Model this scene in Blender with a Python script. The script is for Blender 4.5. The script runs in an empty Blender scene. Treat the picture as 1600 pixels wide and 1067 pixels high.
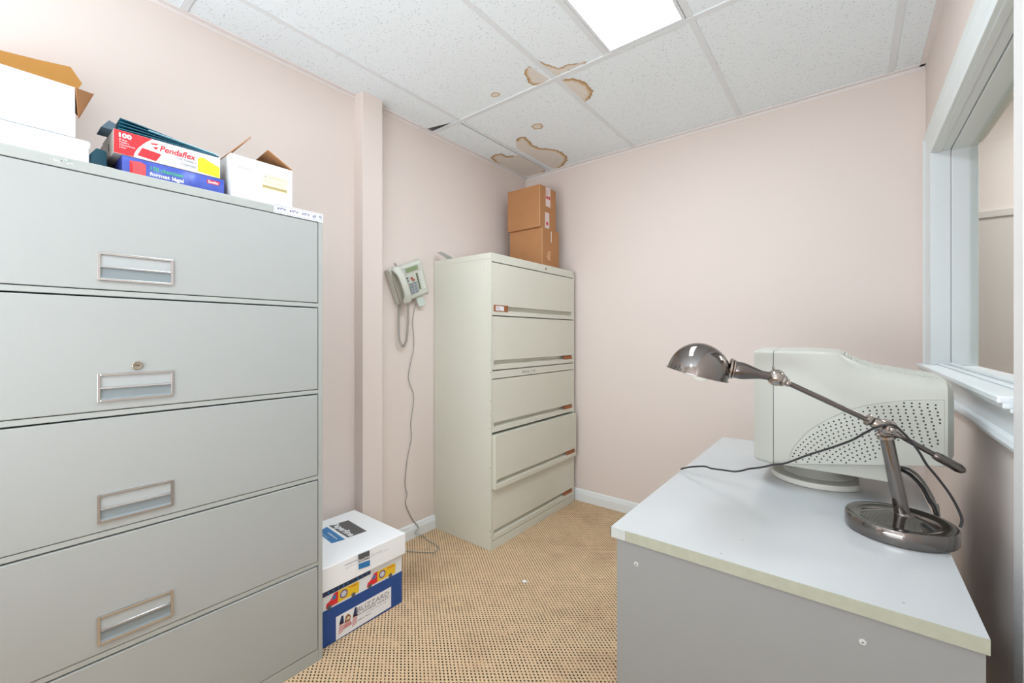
import bpy, bmesh, math, random
from mathutils import Vector, Matrix
random.seed(7)
SC = bpy.context.scene
COL = SC.collection
PI = math.pi

# ------------------------------------------------------------------ camera
CAM = (0.0, 0.0, 1.15)
cam_d = bpy.data.cameras.new('camera')
cam_d.sensor_width = 36.0
cam_d.lens = 665.5 / 1600 * 36
cam_d.shift_y = -8.8 / 1600
cam_d.clip_start = 0.02
cam = bpy.data.objects.new('camera', cam_d)
cam.location = CAM
cam.rotation_euler = (PI / 2, 0, math.radians(38.4))
COL.objects.link(cam)
SC.camera = cam

# ------------------------------------------------------------------ view, world, lights
SC.view_settings.view_transform = 'Standard'
SC.view_settings.look = 'None'
SC.view_settings.gamma = 1
SC.view_settings.exposure = 0.29
SC.view_settings.use_curve_mapping = False
W = bpy.data.worlds.new('world')
SC.world = W
W.use_nodes = True
W.node_tree.nodes['Background'].inputs[0].default_value = (0.9, 0.95, 1, 1)
W.node_tree.nodes['Background'].inputs[1].default_value = 0.3
TROFFER = 14.0        # strength of the ceiling diffusers


def area(name, loc, rot, sx, sy, power, col=(1, 1, 1)):
    d = bpy.data.lights.new(name, 'AREA')
    d.shape = 'RECTANGLE'
    d.size, d.size_y = sx, sy
    d.energy = power
    d.color = col
    o = bpy.data.objects.new(name, d)
    o.location = loc
    o.rotation_euler = rot
    COL.objects.link(o)
    return o


# added fill lights, unseen: one aimed up behind the camera, one next door
area('added_bounce_fill', (-0.55, -1.15, 0.9), (math.radians(158), 0, 0), 1.5, 0.8, 42, (0.84, 0.95, 1.05))
area('added_adjoining_fill', (1.3, 2.62, 2.3), (0, 0, 0), 0.6, 0.25, 19, (0.93, 0.97, 1.0))


# ------------------------------------------------------------------ materials
def lin(c):
    out = []
    for v in c[:3]:
        v = v / 255.0
        out.append(v / 12.92 if v <= 0.04045 else ((v + 0.055) / 1.055) ** 2.4)
    return (*out, 1)


def mat(name, c, rough=0.5, metal=0.0, spec=0.5, bump=0, bscale=200, var=0, vscale=3, coat=0):
    m = bpy.data.materials.new(name)
    m.use_nodes = True
    nt = m.node_tree
    b = nt.nodes['Principled BSDF']
    b.inputs['Base Color'].default_value = lin(c)
    b.inputs['Roughness'].default_value = rough
    b.inputs['Metallic'].default_value = metal
    b.inputs['Specular IOR Level'].default_value = spec
    if coat:
        b.inputs['Coat Weight'].default_value = coat
    tc = nt.nodes.new('ShaderNodeTexCoord')
    if var:
        n = nt.nodes.new('ShaderNodeTexNoise')
        n.inputs['Scale'].default_value = vscale
        n.inputs['Detail'].default_value = 5
        nt.links.new(tc.outputs['Object'], n.inputs['Vector'])
        mx = nt.nodes.new('ShaderNodeMix')
        mx.data_type = 'RGBA'
        mx.inputs[6].default_value = lin([max(0, x - var) for x in c])
        mx.inputs[7].default_value = lin([min(255, x + var * 0.6) for x in c])
        nt.links.new(n.outputs['Fac'], mx.inputs[0])
        nt.links.new(mx.outputs[2], b.inputs['Base Color'])
    if bump:
        n2 = nt.nodes.new('ShaderNodeTexNoise')
        n2.inputs['Scale'].default_value = bscale
        n2.inputs['Detail'].default_value = 3
        nt.links.new(tc.outputs['Object'], n2.inputs['Vector'])
        bp = nt.nodes.new('ShaderNodeBump')
        bp.inputs['Strength'].default_value = bump
        bp.inputs['Distance'].default_value = 0.002
        nt.links.new(n2.outputs['Fac'], bp.inputs['Height'])
        nt.links.new(bp.outputs[0], b.inputs['Normal'])
    return m


def math_node(nt, op, a, b=None, c=None):
    n = nt.nodes.new('ShaderNodeMath')
    n.operation = op
    for i, x in enumerate((a, b, c)):
        if x is None:
            continue
        if isinstance(x, (int, float)):
            n.inputs[i].default_value = x
        else:
            nt.links.new(x, n.inputs[i])
    return n.outputs[0]


def ramp(nt, fac, stops):
    r = nt.nodes.new('ShaderNodeValToRGB')
    el = r.color_ramp.elements
    while len(el) < len(stops):
        el.new(0.5)
    for e, (p, c) in zip(el, stops):
        e.position = p
        e.color = lin(c)
    nt.links.new(fac, r.inputs[0])
    return r.outputs[0]


def mixc(nt, fac, a, b):
    mx = nt.nodes.new('ShaderNodeMix')
    mx.data_type = 'RGBA'
    for sock, v in ((mx.inputs[0], fac), (mx.inputs[6], a), (mx.inputs[7], b)):
        if isinstance(v, (int, float)):
            sock.default_value = v
        elif isinstance(v, tuple):
            sock.default_value = lin(v)
        else:
            nt.links.new(v, sock)
    return mx.outputs[2]


def carpet_mat():
    m = bpy.data.materials.new('carpet_loop')
    m.use_nodes = True
    nt = m.node_tree
    b = nt.nodes['Principled BSDF']
    b.inputs['Roughness'].default_value = 0.95
    b.inputs['Specular IOR Level'].default_value = 0.1
    tc = nt.nodes.new('ShaderNodeTexCoord')
    # slight wobble of the weave
    wn = nt.nodes.new('ShaderNodeTexNoise')
    wn.inputs['Scale'].default_value = 90
    nt.links.new(tc.outputs['Object'], wn.inputs['Vector'])
    sub = nt.nodes.new('ShaderNodeVectorMath'); sub.operation = 'MULTIPLY_ADD'
    nt.links.new(wn.outputs['Color'], sub.inputs[0])
    sub.inputs[1].default_value = (0.0035, 0.0035, 0)
    nt.links.new(tc.outputs['Object'], sub.inputs[2])
    sp = nt.nodes.new('ShaderNodeSeparateXYZ')
    nt.links.new(sub.outputs[0], sp.inputs[0])
    X = math_node(nt, 'DIVIDE', sp.outputs[0], 0.0212)
    Y = math_node(nt, 'DIVIDE', sp.outputs[1], 0.0163)
    U = math_node(nt, 'ADD', X, Y)
    V = math_node(nt, 'SUBTRACT', X, Y)
    Ur = math_node(nt, 'ROUND', U)
    Vr = math_node(nt, 'ROUND', V)
    du = math_node(nt, 'SUBTRACT', U, Ur)
    dv = math_node(nt, 'SUBTRACT', V, Vr)
    # elongated knots
    d2 = math_node(nt, 'ADD', math_node(nt, 'MULTIPLY', math_node(nt, 'MULTIPLY', du, du), 1.5),
                   math_node(nt, 'MULTIPLY', math_node(nt, 'MULTIPLY', dv, dv), 0.8))
    d = math_node(nt, 'SQRT', d2)
    mr = nt.nodes.new('ShaderNodeMapRange')
    mr.interpolation_type = 'SMOOTHSTEP'
    mr.inputs['From Min'].default_value = 0.34
    mr.inputs['From Max'].default_value = 0.22
    nt.links.new(d, mr.inputs['Value'])
    cb = nt.nodes.new('ShaderNodeCombineXYZ')
    nt.links.new(Ur, cb.inputs[0]); nt.links.new(Vr, cb.inputs[1])
    # dot colours change in small patches plus a random term
    pn = nt.nodes.new('ShaderNodeTexNoise')
    pn.inputs['Scale'].default_value = 0.23
    pn.inputs['Detail'].default_value = 4
    nt.links.new(cb.outputs[0], pn.inputs['Vector'])
    wh = nt.nodes.new('ShaderNodeTexWhiteNoise')
    wh.noise_dimensions = '2D'
    nt.links.new(cb.outputs[0], wh.inputs['Vector'])
    rnd = math_node(nt, 'ADD', math_node(nt, 'MULTIPLY', pn.outputs['Fac'], 2.1),
                    math_node(nt, 'MULTIPLY', wh.outputs['Value'], 0.35))
    rnd = math_node(nt, 'SUBTRACT', rnd, 0.76)
    dotc = ramp(nt, rnd, [(0.0, (22, 28, 24)), (0.38, (44, 42, 30)), (0.52, (86, 66, 44)), (0.70, (140, 102, 76)), (1.0, (190, 146, 116))])
    # ground: tan yarn
    gn = nt.nodes.new('ShaderNodeTexNoise')
    gn.inputs['Scale'].default_value = 260
    gn.inputs['Detail'].default_value = 2
    nt.links.new(tc.outputs['Object'], gn.inputs['Vector'])
    gl = nt.nodes.new('ShaderNodeTexNoise')
    gl.inputs['Scale'].default_value = 4.0
    gl.inputs['Detail'].default_value = 5
    nt.links.new(tc.outputs['Object'], gl.inputs['Vector'])
    g1 = ramp(nt, gn.outputs['Fac'], [(0.3, (204, 176, 140)), (0.5, (226, 198, 158)), (0.72, (250, 229, 193))])
    dn = nt.nodes.new('ShaderNodeTexNoise')
    dn.inputs['Scale'].default_value = 2.6
    dn.inputs['Detail'].default_value = 6
    dn.inputs['Roughness'].default_value = 0.65
    nt.links.new(tc.outputs['Object'], dn.inputs['Vector'])
    dm = nt.nodes.new('ShaderNodeMapRange')
    dm.inputs['From Min'].default_value = 0.50
    dm.inputs['From Max'].default_value = 0.68
    dm.inputs['To Max'].default_value = 0.45
    nt.links.new(dn.outputs['Fac'], dm.inputs['Value'])
    g2 = mixc(nt, math_node(nt, 'MULTIPLY', gl.outputs['Fac'], 0.45), g1, (216, 172, 142))
    g2 = mixc(nt, dm.outputs[0], g2, (164, 128, 98))
    base = mixc(nt, math_node(nt, 'MULTIPLY', mr.outputs[0], 0.95), g2, dotc)
    nt.links.new(base, b.inputs['Base Color'])
    bp = nt.nodes.new('ShaderNodeBump')
    bp.inputs['Strength'].default_value = 0.6
    bp.inputs['Distance'].default_value = 0.003
    nt.links.new(math_node(nt, 'SUBTRACT', gn.outputs['Fac'], mr.outputs[0]), bp.inputs['Height'])
    nt.links.new(bp.outputs[0], b.inputs['Normal'])
    return m


def tile_nodes(nt, b):
    """white mineral-fibre board with small pits"""
    tc = nt.nodes.new('ShaderNodeTexCoord')
    v = nt.nodes.new('ShaderNodeTexVoronoi')
    v.inputs['Scale'].default_value = 150
    nt.links.new(tc.outputs['Object'], v.inputs['Vector'])
    n = nt.nodes.new('ShaderNodeTexNoise')
    n.inputs['Scale'].default_value = 38
    n.inputs['Detail'].default_value = 3
    nt.links.new(tc.outputs['Object'], n.inputs['Vector'])
    rr = nt.nodes.new('ShaderNodeSeparateColor')
    nt.links.new(v.outputs['Color'], rr.inputs[0])
    # only some cells hold a pit, of varying size
    size = math_node(nt, 'MULTIPLY', math_node(nt, 'GREATER_THAN', rr.outputs[0], 0.62), 0.30)
    size = math_node(nt, 'MULTIPLY', size, math_node(nt, 'ADD', rr.outputs[1], 0.3))
    pit = math_node(nt, 'LESS_THAN', v.outputs['Distance'], size)
    n2 = nt.nodes.new('ShaderNodeTexNoise')
    n2.inputs['Scale'].default_value = 420
    nt.links.new(tc.outputs['Object'], n2.inputs['Vector'])
    bp = nt.nodes.new('ShaderNodeBump')
    bp.inputs['Strength'].default_value = 0.5
    bp.inputs['Distance'].default_value = 0.002
    nt.links.new(math_node(nt, 'SUBTRACT', n2.outputs['Fac'], pit), bp.inputs['Height'])
    nt.links.new(bp.outputs[0], b.inputs['Normal'])
    b.inputs['Roughness'].default_value = 0.95
    b.inputs['Specular IOR Level'].default_value = 0.1
    return tc, pit


def tile_mat():
    m = bpy.data.materials.new('ceiling_board')
    m.use_nodes = True
    nt = m.node_tree
    b = nt.nodes['Principled BSDF']
    tc, pit = tile_nodes(nt, b)
    c = mixc(nt, math_node(nt, 'MULTIPLY', pit, 0.55), (246, 252, 255), (150, 154, 158))
    nt.links.new(c, b.inputs['Base Color'])
    return m


def stain_mat():
    """dried water stain: brown rim, pale middle, driven by the mesh attribute 'rim'"""
    m = bpy.data.materials.new('water_stain')
    m.use_nodes = True
    nt = m.node_tree
    b = nt.nodes['Principled BSDF']
    tc, pit = tile_nodes(nt, b)
    at = nt.nodes.new('ShaderNodeAttribute')
    at.attribute_name = 'rim'
    n = nt.nodes.new('ShaderNodeTexNoise')
    n.inputs['Scale'].default_value = 45
    n.inputs['Detail'].default_value = 6
    nt.links.new(tc.outputs['Object'], n.inputs['Vector'])
    f = math_node(nt, 'ADD', at.outputs['Fac'], math_node(nt, 'MULTIPLY', math_node(nt, 'SUBTRACT', n.outputs['Fac'], 0.5), 0.9))
    c = ramp(nt, f, [(0.0, (188, 150, 106)), (0.3, (204, 170, 128)), (0.5, (222, 202, 174)), (0.95, (236, 228, 218))])
    c2 = mixc(nt, math_node(nt, 'MULTIPLY', pit, 0.35), c, (140, 120, 96))
    nt.links.new(c2, b.inputs['Base Color'])
    return m


def emis(name, c, s):
    m = bpy.data.materials.new(name)
    m.use_nodes = True
    nt = m.node_tree
    nt.nodes.remove(nt.nodes['Principled BSDF'])
    e = nt.nodes.new('ShaderNodeEmission')
    e.inputs[0].default_value = c
    e.inputs[1].default_value = s
    nt.links.new(e.outputs[0], nt.nodes['Material Output'].inputs[0])
    return m


def glass_mat():
    m = bpy.data.materials.new('window_glass')
    m.use_nodes = True
    nt = m.node_tree
    nt.nodes.remove(nt.nodes['Principled BSDF'])
    t = nt.nodes.new('ShaderNodeBsdfTransparent')
    t.inputs[0].default_value = (0.94, 0.96, 0.95, 1)
    g = nt.nodes.new('ShaderNodeBsdfGlossy')
    g.inputs['Roughness'].default_value = 0.02
    mx = nt.nodes.new('ShaderNodeMixShader')
    mx.inputs[0].default_value = 0.06
    nt.links.new(t.outputs[0], mx.inputs[1])
    nt.links.new(g.outputs[0], mx.inputs[2])
    nt.links.new(mx.outputs[0], nt.nodes['Material Output'].inputs[0])
    return m


def worn_mat(name, c, dark, rough=0.45, scale=26, thr=0.68):
    """painted steel with fine scuffs and scratches"""
    m = mat(name, c, rough)
    nt = m.node_tree
    b = nt.nodes['Principled BSDF']
    tc = nt.nodes.new('ShaderNodeTexCoord')
    mp = nt.nodes.new('ShaderNodeMapping')
    mp.inputs['Scale'].default_value = (1, 1, 0.45)
    nt.links.new(tc.outputs['Object'], mp.inputs[0])
    n = nt.nodes.new('ShaderNodeTexNoise')
    n.inputs['Scale'].default_value = scale
    n.inputs['Detail'].default_value = 9
    n.inputs['Roughness'].default_value = 0.75
    nt.links.new(mp.outputs[0], n.inputs['Vector'])
    f = nt.nodes.new('ShaderNodeMapRange')
    f.inputs['From Min'].default_value = thr
    f.inputs['From Max'].default_value = thr + 0.03
    f.inputs['To Max'].default_value = 0.7
    nt.links.new(n.outputs['Fac'], f.inputs['Value'])
    n2 = nt.nodes.new('ShaderNodeTexNoise')
    n2.inputs['Scale'].default_value = 2.2
    n2.inputs['Detail'].default_value = 5
    nt.links.new(tc.outputs['Object'], n2.inputs['Vector'])
    c1 = mixc(nt, n2.outputs['Fac'], tuple(max(0, x - 7) for x in c), tuple(min(255, x + 6) for x in c))
    c2 = mixc(nt, f.outputs[0], c1, dark)
    nt.links.new(c2, b.inputs['Base Color'])
    return m


def blue_sky_mat():
    m = mat('blue_cloud_print', (60, 80, 180), 0.35)
    nt = m.node_tree
    b = nt.nodes['Principled BSDF']
    tc = nt.nodes.new('ShaderNodeTexCoord')
    n = nt.nodes.new('ShaderNodeTexNoise')
    n.inputs['Scale'].default_value = 16
    n.inputs['Detail'].default_value = 3
    nt.links.new(tc.outputs['Object'], n.inputs['Vector'])
    nt.links.new(ramp(nt, n.outputs['Fac'], [(0.35, (52, 74, 176)), (0.6, (84, 104, 196)), (0.8, (150, 166, 220))]), b.inputs['Base Color'])
    return m


WALL = mat('pink_wall_paint', (234, 221, 213), 0.75, spec=0.25, bump=0.12, bscale=180, var=2, vscale=0.9)
TRIM = mat('white_gloss_trim', (238, 241, 241), 0.35)
WTRIM = mat('window_trim_toned', (225, 230, 231), 0.35)  # trim white darkened in colour to offset strong light on the jamb
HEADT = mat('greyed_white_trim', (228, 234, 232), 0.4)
CARPET = carpet_mat()
TILE = tile_mat()
STAIN = stain_mat()
RAIL = mat('ceiling_grid_white', (232, 235, 237), 0.5)
PLEN = mat('plenum_dark', (60, 58, 58), 0.9)
DIFF = emis('lamp_diffuser', (0.845, 0.95, 1.04, 1), TROFFER)
DIFF_FILL = emis('added_fill_diffuser', (0.845, 0.95, 1.04, 1), TROFFER * 0.5)
GLASS = glass_mat()
GREY = mat('grey_cabinet_enamel', (170, 173, 170), 0.42, bump=0.10, bscale=420, var=3, vscale=1.3)
GREYE = mat('grey_cabinet_frame', (172, 176, 171), 0.4)
GAPB = mat('dark_gap', (34, 36, 36), 0.8)
NICK = mat('brushed_nickel', (198, 198, 197), 0.22, 1.0)
NICKP = mat('pull_insert', (174, 178, 177), 0.45)
NICKD = mat('pull_recess', (132, 141, 143), 0.5)
PUTTY = worn_mat('putty_cabinet_enamel', (218, 217, 203), (120, 120, 108))
PUTTYD = worn_mat('putty_drawer_enamel', (219, 217, 202), (130, 126, 112), thr=0.74)
RUST = mat('brown_label_card', (160, 98, 58), 0.7, var=10, vscale=60)
BRONZ = mat('brown_lock', (160, 150, 134), 0.35, 0.7)
KRAFT = mat('kraft_cardboard', (186, 134, 92), 0.85, spec=0.15, bump=0.1, bscale=120, var=6, vscale=24)
KRAFTO = mat('kraft_cardboard_inside', (205, 150, 82), 0.85, spec=0.15, var=6, vscale=24)
KEDGE = mat('kraft_fold', (214, 168, 128), 0.85)
TAPE = mat('packing_tape', (226, 205, 200), 0.3)
REDI = mat('red_ink', (200, 60, 66), 0.6)
WCARD = mat('white_cardboard', (232, 235, 237), 0.6, var=3, vscale=20)
WCARD2 = mat('white_carton_worn', (230, 231, 230), 0.65, bump=0.4, bscale=60, var=3, vscale=20)
RED = mat('red_print', (224, 44, 52), 0.35)
WHITE = mat('white_print', (240, 241, 244), 0.4)
YEL = mat('yellow_print', (240, 214, 20), 0.4)
YEL2 = mat('van_yellow_print', (238, 196, 40), 0.4)
BLUP = blue_sky_mat()
BLU = mat('blue_carton', (34, 76, 146), 0.55, var=5, vscale=20)
NAVY = mat('navy_print', (40, 54, 92), 0.5)
LBLU = mat('light_blue_print', (44, 124, 184), 0.45)
DGREY = mat('dark_grey_print', (92, 92, 92), 0.5)
BLACK = mat('black_print', (34, 32, 40), 0.5)
GREEN = mat('green_print', (80, 190, 130), 0.5)
GOLD = mat('gold_print', (176, 160, 100), 0.5)
CREAM = mat('cream_label', (226, 221, 192), 0.5)
PINKP = mat('pink_grey_print', (190, 160, 160), 0.5)
FLAGR = mat('flag_red_print', (206, 140, 138), 0.5)
TEAL = mat('teal_folder', (22, 92, 112), 0.45, var=6, vscale=30)
TEALD = mat('slate_folder', (84, 104, 118), 0.6)
MANIL = mat('grey_carton_side', (198, 188, 178), 0.8, var=14, vscale=30)
PAPER = mat('paper', (226, 224, 214), 0.8)
PAPERW = mat('white_paper', (240, 240, 240), 0.8)
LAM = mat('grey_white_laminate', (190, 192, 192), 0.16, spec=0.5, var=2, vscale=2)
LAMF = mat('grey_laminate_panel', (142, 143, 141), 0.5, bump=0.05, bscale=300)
EDGE = mat('worn_edge_band', (166, 168, 150), 0.6, var=12, vscale=60)
BEIGE = mat('monitor_plastic', (184, 184, 174), 0.42, bump=0.04, bscale=500)
BEIGE2 = mat('monitor_base_plastic', (206, 204, 194), 0.45)
HOLE = mat('vent_hole', (46, 48, 46), 0.8)
SCREEN = mat('monitor_screen', (18, 20, 22), 0.08)
GUN = mat('gunmetal_chrome', (128, 123, 120), 0.07, 1.0)
GUNB = mat('gunmetal_satin', (112, 106, 103), 0.22, 1.0)
CHROME = mat('bright_chrome', (168, 160, 154), 0.06, 1.0)
BULB = mat('bulb_glass', (242, 240, 232), 0.25)
CABLE = mat('black_cable', (42, 40, 42), 0.45)
CABLEG = mat('grey_cable', (150, 148, 142), 0.5)
PHONE = mat('phone_plastic', (208, 210, 198), 0.45)
PHONED = mat('phone_shade_plastic', (170, 166, 152), 0.5)
PHONEG = mat('phone_keypad', (150, 158, 164), 0.5)
LCD = mat('phone_display', (136, 158, 112), 0.25)
CORD = mat('phone_cord', (170, 166, 158), 0.5)


# ------------------------------------------------------------------ mesh helper
ORG = {}


def frame(axis):
    a = Vector(axis).normalized()
    t = Vector((0, 0, 1)) if abs(a.z) < 0.9 else Vector((1, 0, 0))
    e1 = t.cross(a).normalized()
    return a, e1, a.cross(e1)


class MB:
    def __init__(s):
        s.v, s.f, s.m, s.s = [], [], [], []
        s.attr = None

    def add(s, verts, faces, m=0, smooth=False):
        o = len(s.v)
        s.v += [Vector(p) for p in verts]
        for f in faces:
            s.f.append([i + o for i in f]); s.m.append(m); s.s.append(smooth)
        return s

    def box(s, x0, x1, y0, y1, z0, z1, m=0):
        x0, x1 = sorted((x0, x1)); y0, y1 = sorted((y0, y1)); z0, z1 = sorted((z0, z1))
        return s.add([(x0, y0, z0), (x1, y0, z0), (x1, y1, z0), (x0, y1, z0), (x0, y0, z1), (x1, y0, z1), (x1, y1, z1), (x0, y1, z1)],
                     [(3, 2, 1, 0), (4, 5, 6, 7), (0, 1, 5, 4), (1, 2, 6, 5), (2, 3, 7, 6), (3, 0, 4, 7)], m)

    def obox(s, c, a, b, d, ha, hb, hd, m=0):
        c = Vector(c); a = Vector(a) * ha; b = Vector(b) * hb; d = Vector(d) * hd
        P = [c + a * i + b * j + d * k for k in (-1, 1) for j in (-1, 1) for i in (-1, 1)]
        return s.add(P, [(0, 2, 3, 1), (4, 5, 7, 6), (0, 1, 5, 4), (1, 3, 7, 5), (3, 2, 6, 7), (2, 0, 4, 6)], m)

    def poly(s, pts, m=0, smooth=False):
        return s.add(pts, [tuple(range(len(pts)))], m, smooth)

    def prism(s, pts, vec, m=0, smooth=False):
        n = len(pts); vec = Vector(vec)
        P = [Vector(p) for p in pts] + [Vector(p) + vec for p in pts]
        s.add(P, [tuple(range(n))[::-1], tuple(range(n, 2 * n))], m)
        o = len(s.v) - 2 * n
        for i in range(n):
            j = (i + 1) % n
            s.f.append([o + i, o + j, o + n + j, o + n + i]); s.m.append(m); s.s.append(smooth)
        return s

    def loft(s, rings, m=0, smooth=True, caps=True, closed=True):
        n = len(rings[0]); P = [p for r in rings for p in r]; F = []
        for k in range(len(rings) - 1):
            for i in range(n if closed else n - 1):
                j = (i + 1) % n
                F.append((k * n + i, k * n + j, (k + 1) * n + j, (k + 1) * n + i))
        s.add(P, F, m, smooth)
        if caps:
            s.add(rings[0], [tuple(range(n))[::-1]], m)
            s.add(rings[-1], [tuple(range(n))], m)
        return s

    def lathe(s, prof, origin, axis, n=32, m=0, smooth=True, caps=True):
        a, e1, e2 = frame(axis); o = Vector(origin)
        rings = [[o + a * h + (e1 * math.cos(2 * PI * i / n) + e2 * math.sin(2 * PI * i / n)) * max(r, 1e-5) for i in range(n)] for r, h in prof]
        return s.loft(rings, m, smooth, caps)

    def cyl(s, p0, p1, r, r1=None, n=20, m=0, smooth=True):
        p0 = Vector(p0); p1 = Vector(p1)
        return s.lathe([(r, 0), (r if r1 is None else r1, (p1 - p0).length)], p0, p1 - p0, n, m, smooth)

    def ball(s, c, r, n=20, m=0, sc=(1, 1, 1)):
        k = n // 2
        rings = []
        for j in range(k + 1):
            t = PI * j / k
            rings.append([Vector(c) + Vector((r * sc[0] * math.sin(t) * math.cos(2 * PI * i / n), r * sc[1] * math.sin(t) * math.sin(2 * PI * i / n), r * sc[2] * math.cos(t))) if 0 < j < k
                          else Vector(c) + Vector((1e-5 * math.cos(2 * PI * i / n), 1e-5 * math.sin(2 * PI * i / n), r * sc[2] * math.cos(t))) for i in range(n)])
        return s.loft(rings, m, True, False)

    def tube(s, path, r, n=10, m=0):
        P = [Vector(p) for p in path]
        rings = []; prev = None
        for i, p in enumerate(P):
            t = (P[min(i + 1, len(P) - 1)] - P[max(i - 1, 0)]).normalized()
            if prev is None:
                _, e1, _ = frame(t)
            else:
                e1 = (prev - t * prev.dot(t)).normalized()
            prev = e1
            e2 = t.cross(e1)
            rings.append([p + (e1 * math.cos(2 * PI * k / n) + e2 * math.sin(2 * PI * k / n)) * r for k in range(n)])
        return s.loft(rings, m, True, True)

    def text(s, body, origin, right, up, w=None, h=None, m=0, off=0.0004, shear=0.0, bold=0.0):
        """flat lettering: lower-left corner at origin, fitted to width w and/or height h"""
        c = bpy.data.curves.new('tmp', 'FONT'); c.body = body; c.shear = shear; c.offset = bold
        c.resolution_u = 3
        o = bpy.data.objects.new('tmp', c); COL.objects.link(o)
        dg = bpy.context.evaluated_depsgraph_get(); dg.update()
        me = bpy.data.meshes.new_from_object(o.evaluated_get(dg))
        V = [v.co.copy() for v in me.vertices]; F = [tuple(p.vertices) for p in me.polygons]
        bpy.data.objects.remove(o); bpy.data.curves.remove(c); bpy.data.meshes.remove(me)
        if not V:
            return s
        x0 = min(v.x for v in V); x1 = max(v.x for v in V); y0 = min(v.y for v in V); y1 = max(v.y for v in V)
        sx = (w / (x1 - x0)) if w else None; sy = (h / (y1 - y0)) if h else None
        sx = sx or sy; sy = sy or sx
        R = Vector(right).normalized(); U = Vector(up).normalized(); N = R.cross(U)
        O = Vector(origin)
        return s.add([O + R * ((v.x - x0) * sx) + U * ((v.y - y0) * sy) + N * off for v in V], F, m)

    def build(s, name, mats, parent=None, loc=None, bevel=0, seg=2, recalc=True):
        org = ORG[parent.name] if parent is not None else Vector(loc if loc is not None else (0, 0, 0))
        me = bpy.data.meshes.new(name)
        me.from_pydata([tuple(p - org) for p in s.v], [], s.f)
        for mt in (mats if isinstance(mats, (list, tuple)) else [mats]):
            me.materials.append(mt)
        me.polygons.foreach_set('material_index', s.m)
        me.polygons.foreach_set('use_smooth', s.s)
        if recalc:
            bm = bmesh.new(); bm.from_mesh(me)
            bmesh.ops.recalc_face_normals(bm, faces=bm.faces)
            bmesh.ops.remove_doubles(bm, verts=bm.verts, dist=1e-6) if not s.attr else None
            for e_ in bm.edges:
                if len(e_.link_faces) == 2 and e_.calc_face_angle(0) > 0.7:
                    e_.smooth = False
            bm.to_mesh(me); bm.free()
        if s.attr:
            a = me.attributes.new('rim', 'FLOAT', 'POINT')
            a.data.foreach_set('value', s.attr)
        me.update()
        o = bpy.data.objects.new(name, me)
        COL.objects.link(o)
        if parent is not None:
            o.parent = parent
        else:
            o.location = org
        ORG[o.name] = org
        if bevel:
            b = o.modifiers.new('bevel', 'BEVEL'); b.width = bevel; b.segments = seg; b.limit_method = 'ANGLE'
            b.angle_limit = math.radians(50)
        return o


def tag(o, label, cat, group=None):
    o['label'] = label; o['category'] = cat
    if group:
        o['group'] = group
    return o


def thing(name, loc, label, cat, group=None):
    o = bpy.data.objects.new(name, None)
    o.empty_display_size = 0.05
    o.location = loc
    COL.objects.link(o)
    ORG[o.name] = Vector(loc)
    return tag(o, label, cat, group)


def structure(o):
    o['kind'] = 'structure'
    return o


# view geometry used to place shapes measured on known planes (wall, floor, ceiling)
_F = 665.5; _PY = 524.7; _YAW = math.radians(38.4)
_RT = Vector((math.cos(_YAW), math.sin(_YAW), 0)); _FW = Vector((-math.sin(_YAW), math.cos(_YAW), 0))


def ray(u, v):
    return _RT * ((u - 800) / _F) + _FW - Vector((0, 0, (v - _PY) / _F))


def on_x(u, v, x):
    r = ray(u, v); return Vector(CAM) + r * (x / r.x)


def on_y(u, v, y):
    r = ray(u, v); return Vector(CAM) + r * (y / r.y)


def on_z(u, v, z):
    r = ray(u, v); return Vector(CAM) + r * ((z - CAM[2]) / r.z)


def smooth_path(P, k=6):
    P = [Vector(p) for p in P]; out = []
    for i in range(len(P) - 1):
        a = P[max(i - 1, 0)]; b = P[i]; c = P[i + 1]; d = P[min(i + 2, len(P) - 1)]
        for j in range(k):
            t = j / k
            out.append(0.5 * ((2 * b) + (c - a) * t + (2 * a - 5 * b + 4 * c - d) * t * t + (3 * b - a - 3 * c + d) * t ** 3))
    out.append(P[-1])
    return out


# ================================================================== ROOM SHELL
XL, XR, YB, YF, H = -1.955, 0.266, 2.635, -1.6, 2.36
WY0, WY1, WZ0, WZ1 = 1.225, 2.39, 1.035, 1.89      # window opening in the right wall

structure(MB().box(XL - .1, XR + .1, YF - .1, YB + .1, -0.05, 0).build('floor', CARPET))
structure(MB().box(XL - .12, XL, YF - .1, YB + .12, 0, 2.62).build('wall_left', WALL))
structure(MB().box(XL, XR + .12, YB, YB + .12, 0, 2.62).build('wall_back', WALL))
structure(MB().box(XL - .12, XR + .12, YF - .12, YF, 0, 2.62).build('wall_front', WALL))
w = MB()
w.box(XR, XR + .12, YF - .1, WY0, 0, 2.62)
w.box(XR, XR + .12, WY1, YB, 0, 2.62)
w.box(XR, XR + .12, WY0, WY1, 0, WZ0 - .03)
w.box(XR, XR + .12, WY0, WY1, WZ1 + .005, 2.62)
structure(w.build('wall_right', WALL))

# pilaster on the left wall
c = MB()
c.prism([(XL - .01, 1.188, 0), (-1.888, 1.193, 0), (-1.884, 1.304, 0), (XL - .01, 1.304, 0)], (0, 0, 2.362))
structure(c.build('trim_1', WALL, bevel=0.002))


def baseboard(name, p0, p1, nrm):
    """moulded skirting, profile swept from p0 to p1"""
    prof = [(0, 0), (.014, 0), (.014, .052), (.0115, .055), (.0115, .061), (.009, .064), (.009, .070), (.005, .078), (0, .080)]
    p0 = Vector(p0); p1 = Vector(p1); n = Vector(nrm)
    r = [[p + n * a + Vector((0, 0, b)) for a, b in prof] for p in (p0, p1)]
    return structure(MB().loft(r, 0, False).build(name, TRIM))


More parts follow.
